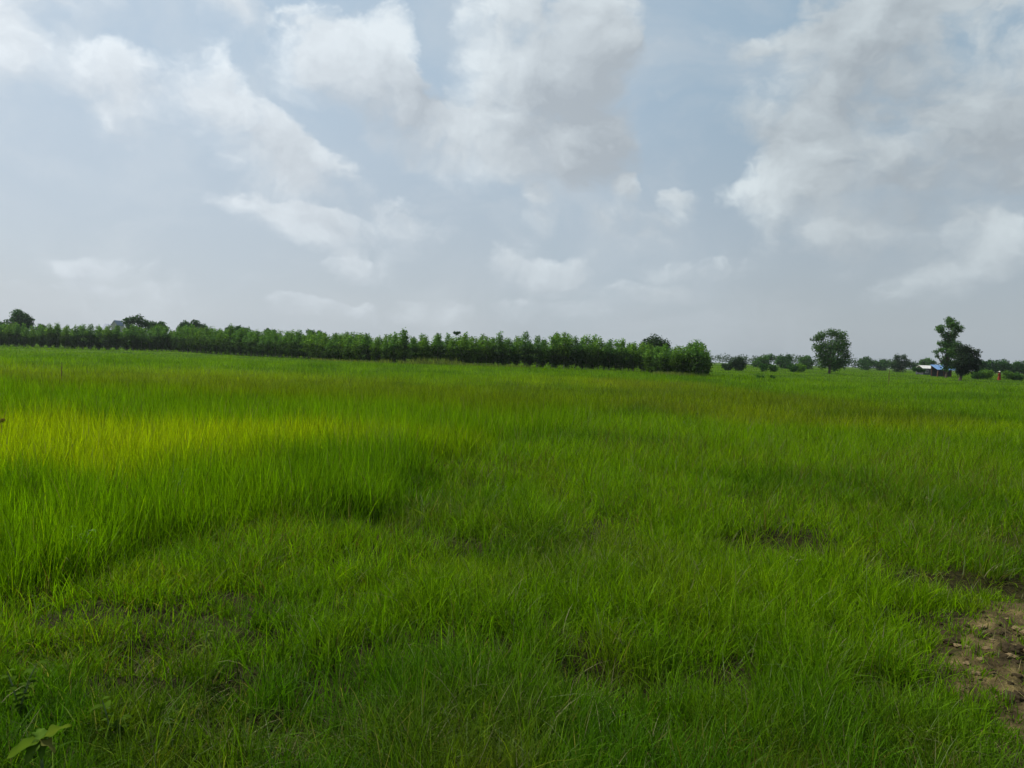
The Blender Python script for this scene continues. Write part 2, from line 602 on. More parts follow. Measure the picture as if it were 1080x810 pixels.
# ------------------------------------------------------------------ ground: one sheet to the horizon
def build_ground():
    radii = [0.0] + list(np.geomspace(0.5, 850, 210))
    # azimuths dense in front
    azf = np.concatenate([np.linspace(-70, 70, 520), np.linspace(72, 288, 60)])
    azf = np.radians(azf)
    nr, na = len(radii) - 1, len(azf)
    rr = np.array(radii[1:])
    X = np.sin(azf)[None, :] * rr[:, None]
    Y = np.cos(azf)[None, :] * rr[:, None]
    x, y = X.ravel(), Y.ravel()
    z = terrain(x, y)
    verts = np.vstack([[[0, 0, 0]], np.column_stack([x, y, z])])
    i, j = np.meshgrid(np.arange(nr - 1), np.arange(na), indexing='ij')
    a = 1 + i * na + j
    b_ = 1 + i * na + (j + 1) % na
    c = 1 + (i + 1) * na + (j + 1) % na
    d_ = 1 + (i + 1) * na + j
    tris = np.concatenate([np.stack([a, c, b_], -1).reshape(-1, 3), np.stack([a, d_, c], -1).reshape(-1, 3)])
    j = np.arange(na)
    fan = np.stack([np.zeros(na, int), 1 + j, 1 + (j + 1) % na], -1)[:, [0, 1, 2]]
    tris = np.concatenate([tris, fan[:, [0, 2, 1]]])
    d, tall, bare, gap = zone_fields(x, y)
    soil = np.array([.026, .024, .006])
    col = np.tile(soil, (len(x), 1)) * (.8 + .5 * fbm(x * 2, y * 2, 12, 3))[:, None]
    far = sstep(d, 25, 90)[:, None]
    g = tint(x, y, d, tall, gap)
    col = col * (1 - far) + g * .55 * far  # distant turf tint darkened to stand in for the grass shading itself
    dry = np.array([.150, .114, .044])
    wet = np.array([.060, .044, .018])
    mixd = sstep(fbm(x * 4, y * 4, 14, 5), .36, .60)[:, None]
    bc = wet * (1 - mixd) + dry * mixd
    col = col * (1 - bare[:, None]) + bc * bare[:, None]
    col = np.vstack([[soil], col])
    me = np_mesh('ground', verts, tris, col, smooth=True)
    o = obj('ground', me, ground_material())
    tag(o, kind='structure')
    return o


build_ground()


# ------------------------------------------------------------------ grass and rice
def blades(x, y, z, L, W, dirx, diry, lean, bend, facing, col, S):
    """strips of S segments ending in a tip"""
    n = len(x)
    ts = np.linspace(0, 1, S + 1)
    V = np.zeros((n, 2 * S + 1, 3), dtype=np.float32)
    wx, wy = np.cos(facing), np.sin(facing)
    for k, t in enumerate(ts):
        hor = L * (lean * t + bend * t * t)
        ver = L * (t * np.sqrt(np.clip(1 - lean ** 2, .1, 1)) - 0.55 * bend * t ** 2.6)
        px, py, pz = x + dirx * hor, y + diry * hor, z + ver
        if k < S:
            w = W * (1 - 0.75 * t ** 1.6) * 0.5
            V[:, 2 * k] = np.stack([px - wx * w, py - wy * w, pz], -1)
            V[:, 2 * k + 1] = np.stack([px + wx * w, py + wy * w, pz], -1)
        else:
            V[:, 2 * S] = np.stack([px, py, pz], -1)
    T = []
    for k in range(S - 1):
        T += [(2 * k, 2 * k + 1, 2 * k + 3), (2 * k, 2 * k + 3, 2 * k + 2)]
    T.append((2 * S - 2, 2 * S - 1, 2 * S))
    T = np.array(T, dtype=np.int64)
    tris = (np.arange(n)[:, None, None] * (2 * S + 1) + T[None]).reshape(-1, 3)
    cols = np.repeat(col.astype(np.float32), 2 * S + 1, axis=0)
    return V.reshape(-1, 3), tris, cols


def sample_tufts(dmin, dmax, azmax, dens, power, dref, per):
    """tuft centres with a density per square metre of dens*(dref/d)^power"""
    ds = np.linspace(dmin, dmax, 400)
    lam = dens * (dref / ds) ** power * ds * 2 * azmax
    cdf = np.concatenate([[0], np.cumsum((lam[1:] + lam[:-1]) / 2 * np.diff(ds))])
    n = int(cdf[-1] / per)
    d = np.interp(RNG.random(n) * cdf[-1], cdf, ds)
    a = (RNG.random(n) * 2 - 1) * azmax
    return np.sin(a) * d, np.cos(a) * d


def grow(dmin, dmax, azdeg, dens, power, S, per, spread):
    cx, cy_ = sample_tufts(dmin, dmax, R(azdeg), dens, power, 4.0, per)
    d, tall, bare, gap = zone_fields(cx, cy_)
    cl = fbm(cx * 1.5, cy_ * 1.5, 101, 3)
    fine = fbm(cx * 4.2, cy_ * 4.2, 141, 2)
    keep = RNG.random(len(cx)) < (1 - .86 * bare) * (1 - .80 * gap) * (.42 + .75 * sstep(cl, .3, .55)) * (.25 + .85 * sstep(fine, .30, .52) + .5 * sstep(d, 9, 16))
    cx, cy_, cl = cx[keep], cy_[keep], cl[keep]
    th = RNG.normal(0, .18, len(cx)) + 1.0
    x = np.repeat(cx, per)
    y = np.repeat(cy_, per)
    th = np.repeat(th, per)
    n = len(x)
    d = np.hypot(x, y)
    ox, oy = RNG.normal(0, 1, n), RNG.normal(0, 1, n)
    sp = spread * (1 + d / 25)
    x = x + ox * sp
    y = y + oy * sp
    d, tall, bare, gap = zone_fields(x, y)
    z = terrain(x, y) - 0.01
    far = sstep(d, 8, 19)
    tuft = fbm(x * 2.6, y * 2.6, 131, 3)
    hmap = (.18 + .24 * tuft) + .28 * (fbm(x * .7, y * .7, 111, 3) - .5) * 2 * .6
    h = hmap * (1 - far) + .50 * far
    h = h * (1 - .45 * sstep(d, 85, 130))
    h = h * (1 - tall) + (.60 + .22 * (fbm(x * .9, y * .9, 113, 3) - .5)) * tall
    h = h * (1 - .62 * gap) * (1 - .45 * bare) * (1 - .5 * np.exp(-(np.clip(-poly_signed(x, y, BARE_POLY), 0, 9) / .35) ** 2))
    L = h * np.clip(th, .55, 1.5) * RNG.uniform(.50, 1.15, n) * (1 - .12 * sstep(14 - d, 0, 6))
    W = (0.0031 + .0028 * RNG.random(n)) * (1 + d / 11.0) * (1 + .10 * tall)
    phi = np.arctan2(oy, ox) + RNG.normal(0, .9, n)
    lean = np.abs(RNG.normal(.20, .21, n)) * (1 - .45 * tall)
    bend = np.abs(RNG.normal(.22, .24, n)) * (1 - .55 * tall)
    flop = RNG.random(n) < (.10 + .25 * gap + .15 * sstep(fbm(x * .9 + 40, y * .55, 77, 4), .54, .72)) * (1 - tall)
    bend = np.where(flop, bend + RNG.uniform(.3, .7, n), bend)
    lean = np.clip(lean + gap * .25, 0, .85)
    col = tint(x, y, d, tall, gap)
    v = RNG.normal(1.03, .34, n)
    col = col * np.clip(v, .4, 2.0)[:, None]
    kind = RNG.random(n)
    straw = kind < (.022 + .22 * gap + .02 * flop + .05 * sstep(fbm(x * .9 + 40, y * .55, 77, 4), .56, .74)) * sstep(45 - d, 0, 30)
    col[straw] = np.array([.21, .20, .10]) * RNG.uniform(.5, 1.1, (straw.sum(), 1))
    pale = (kind > .90) & (kind < .93) & (tall < .5)
    col[pale] = np.array([.135, .185, .065]) * RNG.uniform(.7, 1.2, (pale.sum(), 1))
    stem = (kind > .90 - .10 * sstep(fbm(x * .8 + 13, y * .6, 151, 4), .42, .62)) & (kind <= .90) & (tall < .5) & (d < 20)
    col[stem] = np.array([.120, .092, .030]) * RNG.uniform(.5, 1.25, (stem.sum(), 1))
    L = np.where(stem, L * 1.15, L)
    W = np.where(stem, W * .7, W)
    yel = (kind > .93)
    col[yel] = col[yel] * np.array([1.45, 1.2, 1.0])
    facing = RNG.random(n) * 2 * PI
    return x, y, z, L, W, np.cos(phi), np.sin(phi), lean, bend, facing, col, S, tall


STUFF = {'short': [], 'tall': [], 'far': []}


def put(args):
    *a, tall = args
    x, y = a[0], a[1]
    S = a[-1]
    d = np.hypot(x, y)
    sel_t = (tall > .5)
    sel_f = (~sel_t) & (d > 22)
    sel_s = (~sel_t) & (d <= 22)
    for key, s in (('tall', sel_t), ('far', sel_f), ('short', sel_s)):
        if s.sum():
            STUFF[key].append(blades(*[v[s] for v in a[:-1]], S))


put(grow(1.3, 7.0, 62, 7000, 1.5, 4, 9, .035))
put(grow(7.0, 15.0, 48, 7000, 1.55, 3, 8, .045))
put(grow(15.0, 42.0, 45, 4800, 1.65, 2, 7, .07))
put(grow(42.0, 125.0, 43, 3600, 1.7, 1, 6, .16))
put(grow(125.0, 420.0, 41, 5200, 1.8, 1, 5, .3))


def flush_stuff(key, name, label, cat):
    vs, ts, cs = [], [], []
    o_ = 0
    for v, t, c in STUFF[key]:
        vs.append(v)
        ts.append(t + o_)
        cs.append(c)
        o_ += len(v)
    me = np_mesh(name, np.concatenate(vs), np.concatenate(ts), np.concatenate(cs))
    o = obj(name, me, GRASS)
    tag(o, label, cat, kind='stuff')
    return o


flush_stuff('short', 'short_grass', 'short uneven green grass with dry gaps filling the foreground', 'grass')
flush_stuff('tall', 'tall_rice', 'tall bright green rice standing in a block at the left', 'rice')
flush_stuff('far', 'rice_field', 'even green rice with olive brown swathes reaching to the trees', 'rice')


# ------------------------------------------------------------------ trees
def leaf_cloud(blobs, n, size, base, spread=.25, up=.35, seed=1, flat=1.0):
    """blobs: (x, y, z, rx, ry, rz, weight) -> leaf-sized quads in the blobs' volume, more of them near the outside"""
    rng = np.random.default_rng(seed)
    w = np.array([b_[6] * (b_[3] * b_[4] * b_[5]) ** (2 / 3) for b_ in blobs])
    idx = rng.choice(len(blobs), n, p=w / w.sum())
    B = np.array([b_[:6] for b_ in blobs])[idx]
    dirs = rng.normal(0, 1, (n, 3))
    dirs /= np.linalg.norm(dirs, axis=1)[:, None]
    rad = rng.random(n) ** .42
    lump = 1 + .22 * np.sin(dirs[:, 0] * 5 + idx * 1.7) * np.sin(dirs[:, 2] * 6 + idx * 2.3) + rng.normal(0, .07, n)
    c = B[:, :3] + dirs * B[:, 3:] * (rad * lump)[:, None]
    nrm = dirs * .6 + rng.normal(0, .7, (n, 3)) + np.array([0, 0, up])
    nrm /= np.linalg.norm(nrm, axis=1)[:, None]
    t = np.cross(nrm, rng.normal(0, 1, (n, 3)))
    t /= np.linalg.norm(t, axis=1)[:, None]
    s = np.cross(nrm, t)
    L = size * rng.uniform(.6, 1.4, n)[:, None]
    Wd = L * .48 * flat
    V = np.stack([c - t * L * .5, c + s * Wd * .5, c + t * L * .5, c - s * Wd * .5], 1)
    Tq = np.array([(0, 1, 2), (0, 2, 3)])
    tris = (np.arange(n)[:, None, None] * 4 + Tq[None]).reshape(-1, 3)
    clump = rng.normal(1, .14, len(blobs))[idx]
    col = np.array(base)[None] * (clump * rng.normal(1, spread, n).clip(.4, 1.8))[:, None]
    yel = rng.random(n) < .12
    col[yel] *= np.array([1.5, 1.25, .9])
    return V.reshape(-1, 3), tris, np.repeat(col, 4, 0)


def crown_mesh(name, *clouds):
    vs, ts, cs, o_ = [], [], [], 0
    for v, t, c in clouds:
        vs.append(v)
        ts.append(t + o_)
        cs.append(c)
        o_ += len(v)
    me = np_mesh(name, np.concatenate(vs), np.concatenate(ts), np.concatenate(cs))
    me.materials.append(LEAF)
    return me


def trunk_mesh(name, h, r, limbs, mat, lean=(0, 0), seg=7):
    bm = bmesh.new()
    pts = [(lean[0] * t * t + .04 * r * math.sin(7 * t) * 8, lean[1] * t * t, h * t - .15 * (t == 0)) for t in (0, .08, .3, .55, .8, 1)]
    add_tube(bm, pts, [r * 1.35, r * 1.05, r * .9, r * .75, r * .55, r * .3], seg)
    for (z0, dx, dy, dz, rr) in limbs:
        t = z0 / h
        p0 = Vector((lean[0] * t * t, lean[1] * t * t, z0))
        p1 = p0 + Vector((dx * .5, dy * .5, dz * .35))
        p2 = p0 + Vector((dx, dy, dz))
        add_tube(bm, [p0, p1, p2], [rr, rr * .75, rr * .3], 6)
    me = bpy.data.meshes.new(name)
    bm.to_mesh(me)
    bm.free()
    me.materials.append(mat)
    return me


# --- plantation of young trees
PL_VARIANTS = []
for k in range(8):
    rng = random.Random(100 + k)
    H = 4.6
    bl = []
    for q in range(11):
        t = q / 10
        z = .75 + (H - 1.0) * t
        wid = (1.30 - .72 * max(0, (t - .5) / .5) ** 1.4) * (.55 + .45 * min(1, t / .25))
        for s in range(3 if t < .8 else 2):
            an = rng.random() * 2 * PI
            off = wid * .45 * rng.random() * (1 if t < .85 else .5)
            rr = wid * rng.uniform(.5, .75)
            bl.append((off * math.cos(an), off * math.sin(an), z + rng.uniform(-.15, .15), rr, rr, .42 + .12 * rng.random(), 1.0))
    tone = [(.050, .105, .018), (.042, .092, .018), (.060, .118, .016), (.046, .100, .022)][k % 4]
    # sunlit tops and shaded lower leaves painted in: paler green above, darker below
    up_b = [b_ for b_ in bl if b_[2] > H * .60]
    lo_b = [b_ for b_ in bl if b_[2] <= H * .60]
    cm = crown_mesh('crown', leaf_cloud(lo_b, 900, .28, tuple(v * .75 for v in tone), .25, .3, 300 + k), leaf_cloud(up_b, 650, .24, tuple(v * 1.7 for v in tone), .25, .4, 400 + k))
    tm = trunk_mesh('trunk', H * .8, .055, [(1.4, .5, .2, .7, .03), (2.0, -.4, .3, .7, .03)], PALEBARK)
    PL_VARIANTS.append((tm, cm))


def leafy_tree(name, loc, variants, k, scale, rz, label, cat, group, sxy=1.0):
    tm, cm = variants[k]
    t = empty(name, loc, rz)
    t.scale = (scale * sxy, scale * sxy, scale)
    obj('trunk', tm, None, t)
    obj('crown', cm, None, t)
    tag(t, label, cat, group)
    return t


# row line on the ground, taken where the row ends and starts in the photograph
def gz(x, y):
    return float(terrain(np.array([x]), np.array([y]))[0])


prng = random.Random(5)
# corners of the plantation's front row: x, y, tree height
ROW = [(22.0, 114.5, 3.6), (17.0, 114.0, 4.4), (12.0, 113.0, 4.9), (4.0, 112.0, 4.9), (-1.0, 112.0, 4.6), (-14.0, 113.0, 4.35), (-22.0, 117.5, 4.25), (-37.0, 136.0, 4.6), (-75.0, 172.0, 5.5), (-120.0, 180.0, 5.0), (-142.0, 186.0, 5.0)]
ROWLAB = ['young green eucalyptus tree in the front row of the long plantation beyond the field',
          'young green eucalyptus tree in the second row behind the front of the plantation',
          'young green eucalyptus tree in the back row of the plantation, mostly hidden']


def row_point(s):
    for (x1, y1, h1), (x2, y2, h2) in zip(ROW, ROW[1:]):
        L = math.hypot(x2 - x1, y2 - y1)
        if s <= L:
            t = s / L
            return x1 + (x2 - x1) * t, y1 + (y2 - y1) * t, h1 + (h2 - h1) * t
        s -= L
    return None


def row_hit(px):
    """where the line of sight through a column of the photograph meets the front row"""
    d = pix_dir(px, 385)
    k = d.x / d.y
    for (x1, y1, _), (x2, y2, _h) in zip(ROW, ROW[1:]):
        if (x1 - k * y1) * (x2 - k * y2) <= 0:
            t = (x1 - k * y1) / ((x1 - k * y1) - (x2 - k * y2))
            return x1 + (x2 - x1) * t, y1 + (y2 - y1) * t
    return None


for row in range(3):
    s = prng.uniform(0, 1)
    while True:
        q = row_point(s)
        if q is None:
            break
        x, y, h = q
        r_ = math.hypot(x, y)
        off = row * 2.6 + prng.uniform(-.35, .35)
        x, y = x * (1 + off / r_) + .25 * off, y * (1 + off / r_)
        if 540 + F_PX * x / y > 694:
            s += .8
            continue
        sc = h / 4.75 * min(1.14, prng.gauss(1.0, .085))
        if row == 0 and prng.random() < .14:
            sc *= 1.09
        leafy_tree('eucalyptus_tree', (x, y, gz(x, y) - .05), PL_VARIANTS, prng.randrange(8), sc, prng.uniform(0, 6.28),
                   ROWLAB[row], 'tree', 'plantation trees in the %s row' % ('front', 'second', 'back')[row], prng.uniform(1.1, 1.35))
        s += prng.uniform(1.6, 2.15) if x > -40 else prng.uniform(1.85, 2.5)
# the nearer clump that closes the plantation on the right
for i, (px, D, h) in enumerate([(685, 104, 4.0), (693, 99, 3.7), (700, 97, 3.9), (706, 99, 3.5), (713, 96, 3.8), (720, 97, 3.6), (727, 96, 4.3), (734, 95, 4.6), (741, 97, 4.1), (745, 99, 3.3), (710, 102, 3.6), (729, 101, 4.4), (738, 102, 4.5),
                                (690, 104, 3.6), (698, 104, 3.9), (704, 105, 3.4), (716, 103, 3.8), (724, 104, 3.9), (733, 105, 4.4)]):
    p = at_depth(px, 397, D)
    leafy_tree('eucalyptus_tree', (p.x, p.y, gz(p.x, p.y) - .1), PL_VARIANTS, (i * 3 + 2) % 8, h / 4.6, i * 1.3,
               'pale topped young tree in the dark clump at the right end of the plantation', 'tree', 'clump closing the plantation', 1.12)


# --- single trees drawn from their outlines: blobs in photograph pixels (px, py, radius), set at their own distance
def single_tree(name, D, base_px, blobs, n, size, tone, label, cat='tree', group=None, trunk_r=.15, trunk_top=None, seed=1, mat=None, depth=1.0, limbs=()):
    k = D / F_PX
    b0 = at_depth(base_px[0], base_px[1], D)
    zb = gz(b0.x, b0.y)
    t = empty(name, (b0.x, b0.y, zb))
    rng = random.Random(seed)
    bl = []
    for (px, py, r, *w) in blobs:
        p = at_depth(px, py, D)
        rr = r * k
        for q in range(2):
            bl.append((p.x - b0.x + rng.uniform(-.15, .15) * rr, rng.uniform(-.8, .8) * rr * depth, p.z - zb + rng.uniform(-.12, .12) * rr, rr, rr * depth, rr * .92, w[0] if w else 1.0))
    cm = crown_mesh('crown', leaf_cloud(bl, int(n * 1.9), size * (1.12 if D > 200 else 1.0), tone, .28, .3, seed + 50))
    zt = max(b_[2] for b_ in bl)
    cxm = sum(b_[0] for b_ in bl) / len(bl)
    hh = trunk_top if trunk_top else zt * .75
    lm = []
    for b_ in bl[::2]:
        z0 = min(max(.35 * b_[2], hh * .25), hh * .8)
        lm.append((z0, b_[0] - cxm * (z0 / hh) ** 2, b_[1] * .8, b_[2] - z0, trunk_r * .45))
    tm = trunk_mesh('trunk', hh, trunk_r, lm, mat or BARK, (cxm, 0))
    obj('trunk', tm, None, t)
    obj('crown', cm, None, t)
    tag(t, label, cat, group)
    return t


DARK = (.027, .078, .016)
MID = (.040, .104, .016)
PALE = (.075, .160, .018)
G_BACK = 'trees showing above the plantation'
G_FAR = 'trees on the right horizon'
# above the plantation, left to right
single_tree('broadleaf_tree', 230, (22, 362), [(17, 334, 8), (26, 337, 8), (14, 342, 8), (30, 342, 6), (20, 348, 10), (20, 331, 5)], 2600, .55, DARK, 'dark rounded tree at the far left rising above the plantation', group=G_BACK, trunk_r=.25, seed=2)
single_tree('broadleaf_tree', 230, (0, 362), [(0, 346, 7), (-8, 344, 8), (3, 342, 2.5)], 1200, .5, DARK, 'dark low tree cut off by the left edge of the photo', group=G_BACK, seed=3)
single_tree('broadleaf_tree', 240, (46, 364), [(46, 346, 5), (42, 350, 6), (52, 350, 5)], 900, .45, MID, 'small brownish green tree just right of the leftmost tall tree', group=G_BACK, seed=4)
single_tree('broadleaf_tree', 235, (146, 364), [(133, 340, 5), (140, 338, 5), (147, 336, 5, .7), (149, 341, 6, .6), (137, 346, 5), (154, 341, 4), (156, 345, 5), (146, 350, 7)], 2000, .5, DARK, 'tall open dark tree with sky gaps beside the grey roofed house', group=G_BACK, trunk_r=.22, seed=5, depth=.7)
single_tree('broadleaf_tree', 235, (167, 366), [(163, 343, 4.5), (170, 343, 4.5), (174, 347, 4), (166, 349, 7)], 1300, .5, DARK, 'small dark flat topped tree right of the tall open tree', group=G_BACK, seed=6)
single_tree('broadleaf_tree', 225, (204, 367), [(196, 343, 5), (207, 342, 6), (214, 346, 5), (191, 347, 5), (204, 349, 8)], 1700, .5, DARK, 'dark twin domed tree above the plantation left of centre', group=G_BACK, seed=7)
single_tree('broadleaf_tree', 225, (252, 368), [(243, 348, 5), (252, 348, 5), (260, 349, 4.5), (250, 353, 7)], 1400, .5, DARK, 'low dark wide tree crown showing just over the plantation', group=G_BACK, seed=8)
single_tree('broadleaf_tree', 215, (285, 370), [(283, 350, 4), (289, 351, 3.5), (286, 355, 6)], 900, .45, DARK, 'tiny dark tree top over the plantation, second from its middle', group=G_BACK, seed=9)
single_tree('broadleaf_tree', 200, (331, 372), [(326, 350, 3), (330, 352, 4), (337, 351, 3), (342, 353, 3), (332, 358, 7)], 1100, .4, MID, 'spiky mid green tree top showing over the plantation', group=G_BACK, seed=10)
single_tree('umbrella_tree', 170, (482, 384), [(479.5, 351, 1.5), (482, 351, 1.6), (484.5, 351, 1.5), (482, 352.2, 1.5)], 500, .22, DARK, 'small flat topped dark tree on a thin stem above the plantation', group=G_BACK, trunk_r=.09, seed=11, depth=.8)
single_tree('broadleaf_tree', 135, (691, 390), [(691, 361, 9), (684, 364, 8), (699, 364, 7), (679, 369, 6), (704, 367, 5), (690, 371, 12)], 2600, .33, (.022, .048, .016), 'dark smooth domed tree behind the right end of the plantation', group=G_BACK, trunk_r=.2, seed=12)

# right horizon
single_tree('broadleaf_tree', 170, (779, 391), [(779, 380, 5), (775, 383, 5), (783, 384, 4.5), (779, 387, 6)], 1300, .34, (.022, .048, .018), 'dark round tree alone right of the plantation', group=G_FAR, seed=20)
single_tree('shrub', 172, (766, 391), [(764, 386, 3.2), (770, 385, 3.5), (767, 388, 4)], 800, .32, (.022, .050, .018), 'low dark shrub touching the round tree right of the plantation', 'shrub', G_FAR, trunk_r=.08, seed=21)
single_tree('broadleaf_tree', 290, (805, 390), [(800, 381, 5), (807, 379, 5), (813, 377, 4.5), (797, 384, 4), (806, 386, 7)], 1300, .6, MID, 'pale hazy sloping tree left of the pair behind the bushes', group=G_FAR, seed=22)
single_tree('broadleaf_tree', 270, (828, 390), [(825, 379, 5), (831, 378, 4.5), (821, 382, 4), (828, 385, 7)], 1300, .55, DARK, 'dark rounded tree in the middle of the far bush group', group=G_FAR, seed=23)
single_tree('broadleaf_tree', 280, (849, 390), [(846, 380, 4.5), (852, 379, 4.5), (855, 383, 3.5), (848, 386, 7)], 1200, .55, MID, 'rounded tree close behind the left of the lone field tree', group=G_FAR, seed=24)
for i, (px, py, r, tone, lab) in enumerate([(805, 387, 4, DARK, 'low dark bush at the left of the bush row before the far trees'), (815, 388, 4, MID, 'low green bush, second from left in the far bush row'),
                                            (836, 388, 4.5, DARK, 'tall dark bush in the middle of the far bush row'), (844, 388, 5, PALE, 'pale green bush at the right of the far bush row')]):
    single_tree('bush', 165 + 2 * i, (px, 392), [(px - 2, py - 1, r * .8), (px + 2, py, r * .8), (px, py + 1, r)], 700, .32, tone, lab, 'bush', 'bushes in front of the right horizon', trunk_r=.06, seed=30 + i)
single_tree('field_tree', 165, (874.5, 394), [(857, 358, 2.5, .6), (862, 357, 5), (868, 354, 6), (877, 352, 6), (885, 355, 7), (891, 363, 6), (862, 366, 6), (870, 366, 9), (881, 366, 10), (891, 373, 6), (866, 375, 7), (876, 377, 10), (887, 381, 8), (870, 384, 6), (880, 387, 6), (895, 376, 2.5, .6)],
            5200, .36, (.046, .100, .024), 'lone dark green round crowned tree standing in the field, short trunk', trunk_r=.26, seed=40)
single_tree('broadleaf_tree', 330, (912, 391), [(909, 382, 4), (914, 380, 4.5), (918, 382, 4), (912, 386, 6)], 1000, .6, DARK, 'dark horizon tree next right of the lone field tree', group=G_FAR, seed=41)
single_tree('broadleaf_tree', 330, (928, 391), [(924, 384, 4), (930, 382, 4), (935, 384, 3.5), (928, 387, 6)], 1000, .6, DARK, 'low horizon tree midway between field tree and tall hump', group=G_FAR, seed=42)
single_tree('broadleaf_tree', 280, (950, 392), [(947, 377, 3.6), (953, 377, 3.8), (949, 383, 6), (957, 383, 5), (942, 385, 5), (963, 387, 4.5), (950, 388, 7)], 1700, .5, (.026, .056, .020), 'taller humped dark tree left of the white roofed house', group=G_FAR, seed=43)
single_tree('broadleaf_tree', 320, (976, 392), [(973, 382, 3.5), (979, 380, 3.5), (983, 383, 3.5), (976, 386, 5)], 900, .55, MID, 'hazy tree rising behind the white roofed house', group=G_FAR, seed=44)
single_tree('tall_tree', 155, (998, 399), [(1000.5, 337.5, 4), (1002, 343, 6.5), (993.5, 347, 5), (1010, 347, 5), (998, 352, 5, .6), (1007, 353, 5), (1002, 358, 5), (999, 363, 5), (1006, 364, 6.5), (991.5, 362, 3.5, .7), (993, 369, 4, .7), (987, 371, 3, .6), (989, 375.5, 3, .5), (1000, 372, 6, .8), (1007, 373, 6), (999, 381, 6), (1004, 385, 6), (997, 389, 4, .7)],
            4600, .34, (.046, .108, .024), 'tall narrow tree with airy stacked crown, tallest on the right', trunk_r=.2, seed=45, trunk_top=9.5)
single_tree('broadleaf_tree', 129, (1012.5, 401), [(1012, 369, 6), (1020, 369, 6), (1027, 373, 5.5), (1031, 380, 4.5), (1024, 381, 8), (1015, 379, 9), (1008, 384, 6), (1018, 389, 7), (1028, 388, 5), (1011, 391, 5), (1034, 383, 1.8, .6)],
            4600, .28, (.018, .034, .016), 'very dark spreading tree in front of the tall narrow tree', trunk_r=.24, seed=46)
for i, (px, py, r, lab) in enumerate([(1040, 384, 5, 'dark horizon tree just right of the dark spreading tree'), (1055, 384, 6, 'dark dome shaped horizon tree behind the person in red'), (1067, 386, 5, 'low dark horizon tree right of the person in red'), (1080, 385, 6, 'dark horizon tree cut by the right edge of the photo')]):
    single_tree('broadleaf_tree', 240, (px, 396), [(px - 4, py, r * .8), (px + 3, py - .5, r * .85), (px, py + 4, r), (px - 5, py + 5, r * .9), (px + 5, py + 5, r * .9)], 1300, .45, DARK, lab, group=G_FAR, seed=50 + i)
for i, (px, py, r, tone, lab) in enumerate([(1031, 394, 4, MID, 'greyish shrub under the right side of the dark spreading tree'), (1041, 393, 5, PALE, 'bright green bushy shrub left of the person in red'),
                                            (1063, 394, 4.5, PALE, 'bright green shrub right beside the person in red'), (1073, 396, 4.5, MID, 'wide green shrub near the right edge of the photo')]):
    single_tree('shrub', 150, (px, 401), [(px - 2.5, py, r * .8), (px + 2.5, py + .5, r * .8), (px, py + 2, r), (px - 4, py + 3, r * .7), (px + 4, py + 3, r * .7)], 900, .26, tone, lab, 'shrub', 'green shrubs at the right', trunk_r=.05, seed=60 + i)
single_tree('bush', 205, (968, 392), [(965, 389.5, 2.6), (970, 390, 2.6), (974, 391, 2.0)], 500, .4, DARK, 'dark bush hiding the left wall of the white roofed house', 'bush', trunk_r=.06, seed=73)
single_tree('bush', 104, (691, 397), [(688, 393, 3), (695, 393, 3), (691, 391.5, 3)], 500, .22, (.020, .040, .016), 'small dark bush at the foot of the plantation clump', 'bush', trunk_r=.04, seed=70)
single_tree('bush', 95, (801, 398), [(800, 397.5, 2), (804, 397.5, 1.8)], 260, .2, MID, 'tiny weed bush in the field left of the lone tree', 'bush', 'tiny bushes out in the field', trunk_r=.03, seed=71)
single_tree('bush', 95, (814, 399), [(814, 397.5, 1.6), (816, 398, 1.4)], 200, .2, MID, 'smaller weed bush right of the other tiny field bush', 'bush', 'tiny bushes out in the field', trunk_r=.03, seed=72)


# far-off wood: one mass along the horizon
def far_wood():
    rng = random.Random(77)
    bl = []
    for px in range(-160, 1260, 6):
        D = 560 + 60 * math.sin(px * .02) + rng.uniform(-25, 25)
        top = 4.5 + 5.0 * fbm(np.array([px * .03]), np.array([1.5]), 7, 3)[0] + rng.uniform(-.8, .8)
        p = at_depth(px, 390, D)
        for q in range(2):
            bl.append((p.x + rng.uniform(-3, 3), p.y + rng.uniform(-4, 4), top * (.35 + .33 * q), 4.5, 4.5, top * .36, 1.0))
    me = crown_mesh('far_wood', leaf_cloud(bl, 40000, 1.2, (.030, .060, .022), .25, .3, 88))
    tag(obj('far_wood', me), 'low hazy far off wood along the whole horizon', 'wood', kind='stuff')


far_wood()


# pale tall grass at the foot of the plantation
def foot_grass():
    out = []
    for (a, b_, cnt, h) in [(400, 411, 110, .8), (420, 490, 420, .8), (436, 480, 260, 1.2), (484, 560, 700, .5), (690, 745, 700, .55), (330, 400, 500, .45)]:
        px = RNG.uniform(a, b_, cnt)
        xs, ys = [], []
        for v in px:
            if v > 684:
                d = pix_dir(v, 390)
                xs.append(d.x / d.y * 95)
                ys.append(95.0)
            else:
                hx, hy = row_hit(v)
                xs.append(hx * .985)
                ys.append(hy * .985)
        x = np.array(xs) + RNG.normal(0, .25, cnt)
        y = np.array(ys) + RNG.normal(0, .35, cnt)
        col = np.array([.17, .21, .06]) * RNG.uniform(.55, 1.25, (cnt, 1))
        phi = RNG.random(cnt) * 6.28
        out.append(blades(x, y, terrain(x, y), h * RNG.uniform(.6, 1.3, cnt), np.full(cnt, .07), np.cos(phi), np.sin(phi), np.abs(RNG.normal(.15, .1, cnt)), np.abs(RNG.normal(.2, .1, cnt)), RNG.random(cnt) * 6.28, col, 2))
    STUFF['foot'] = out
    flush_stuff('foot', 'tall_grass', 'pale tall grass along the foot of the plantation', 'grass')


foot_grass()

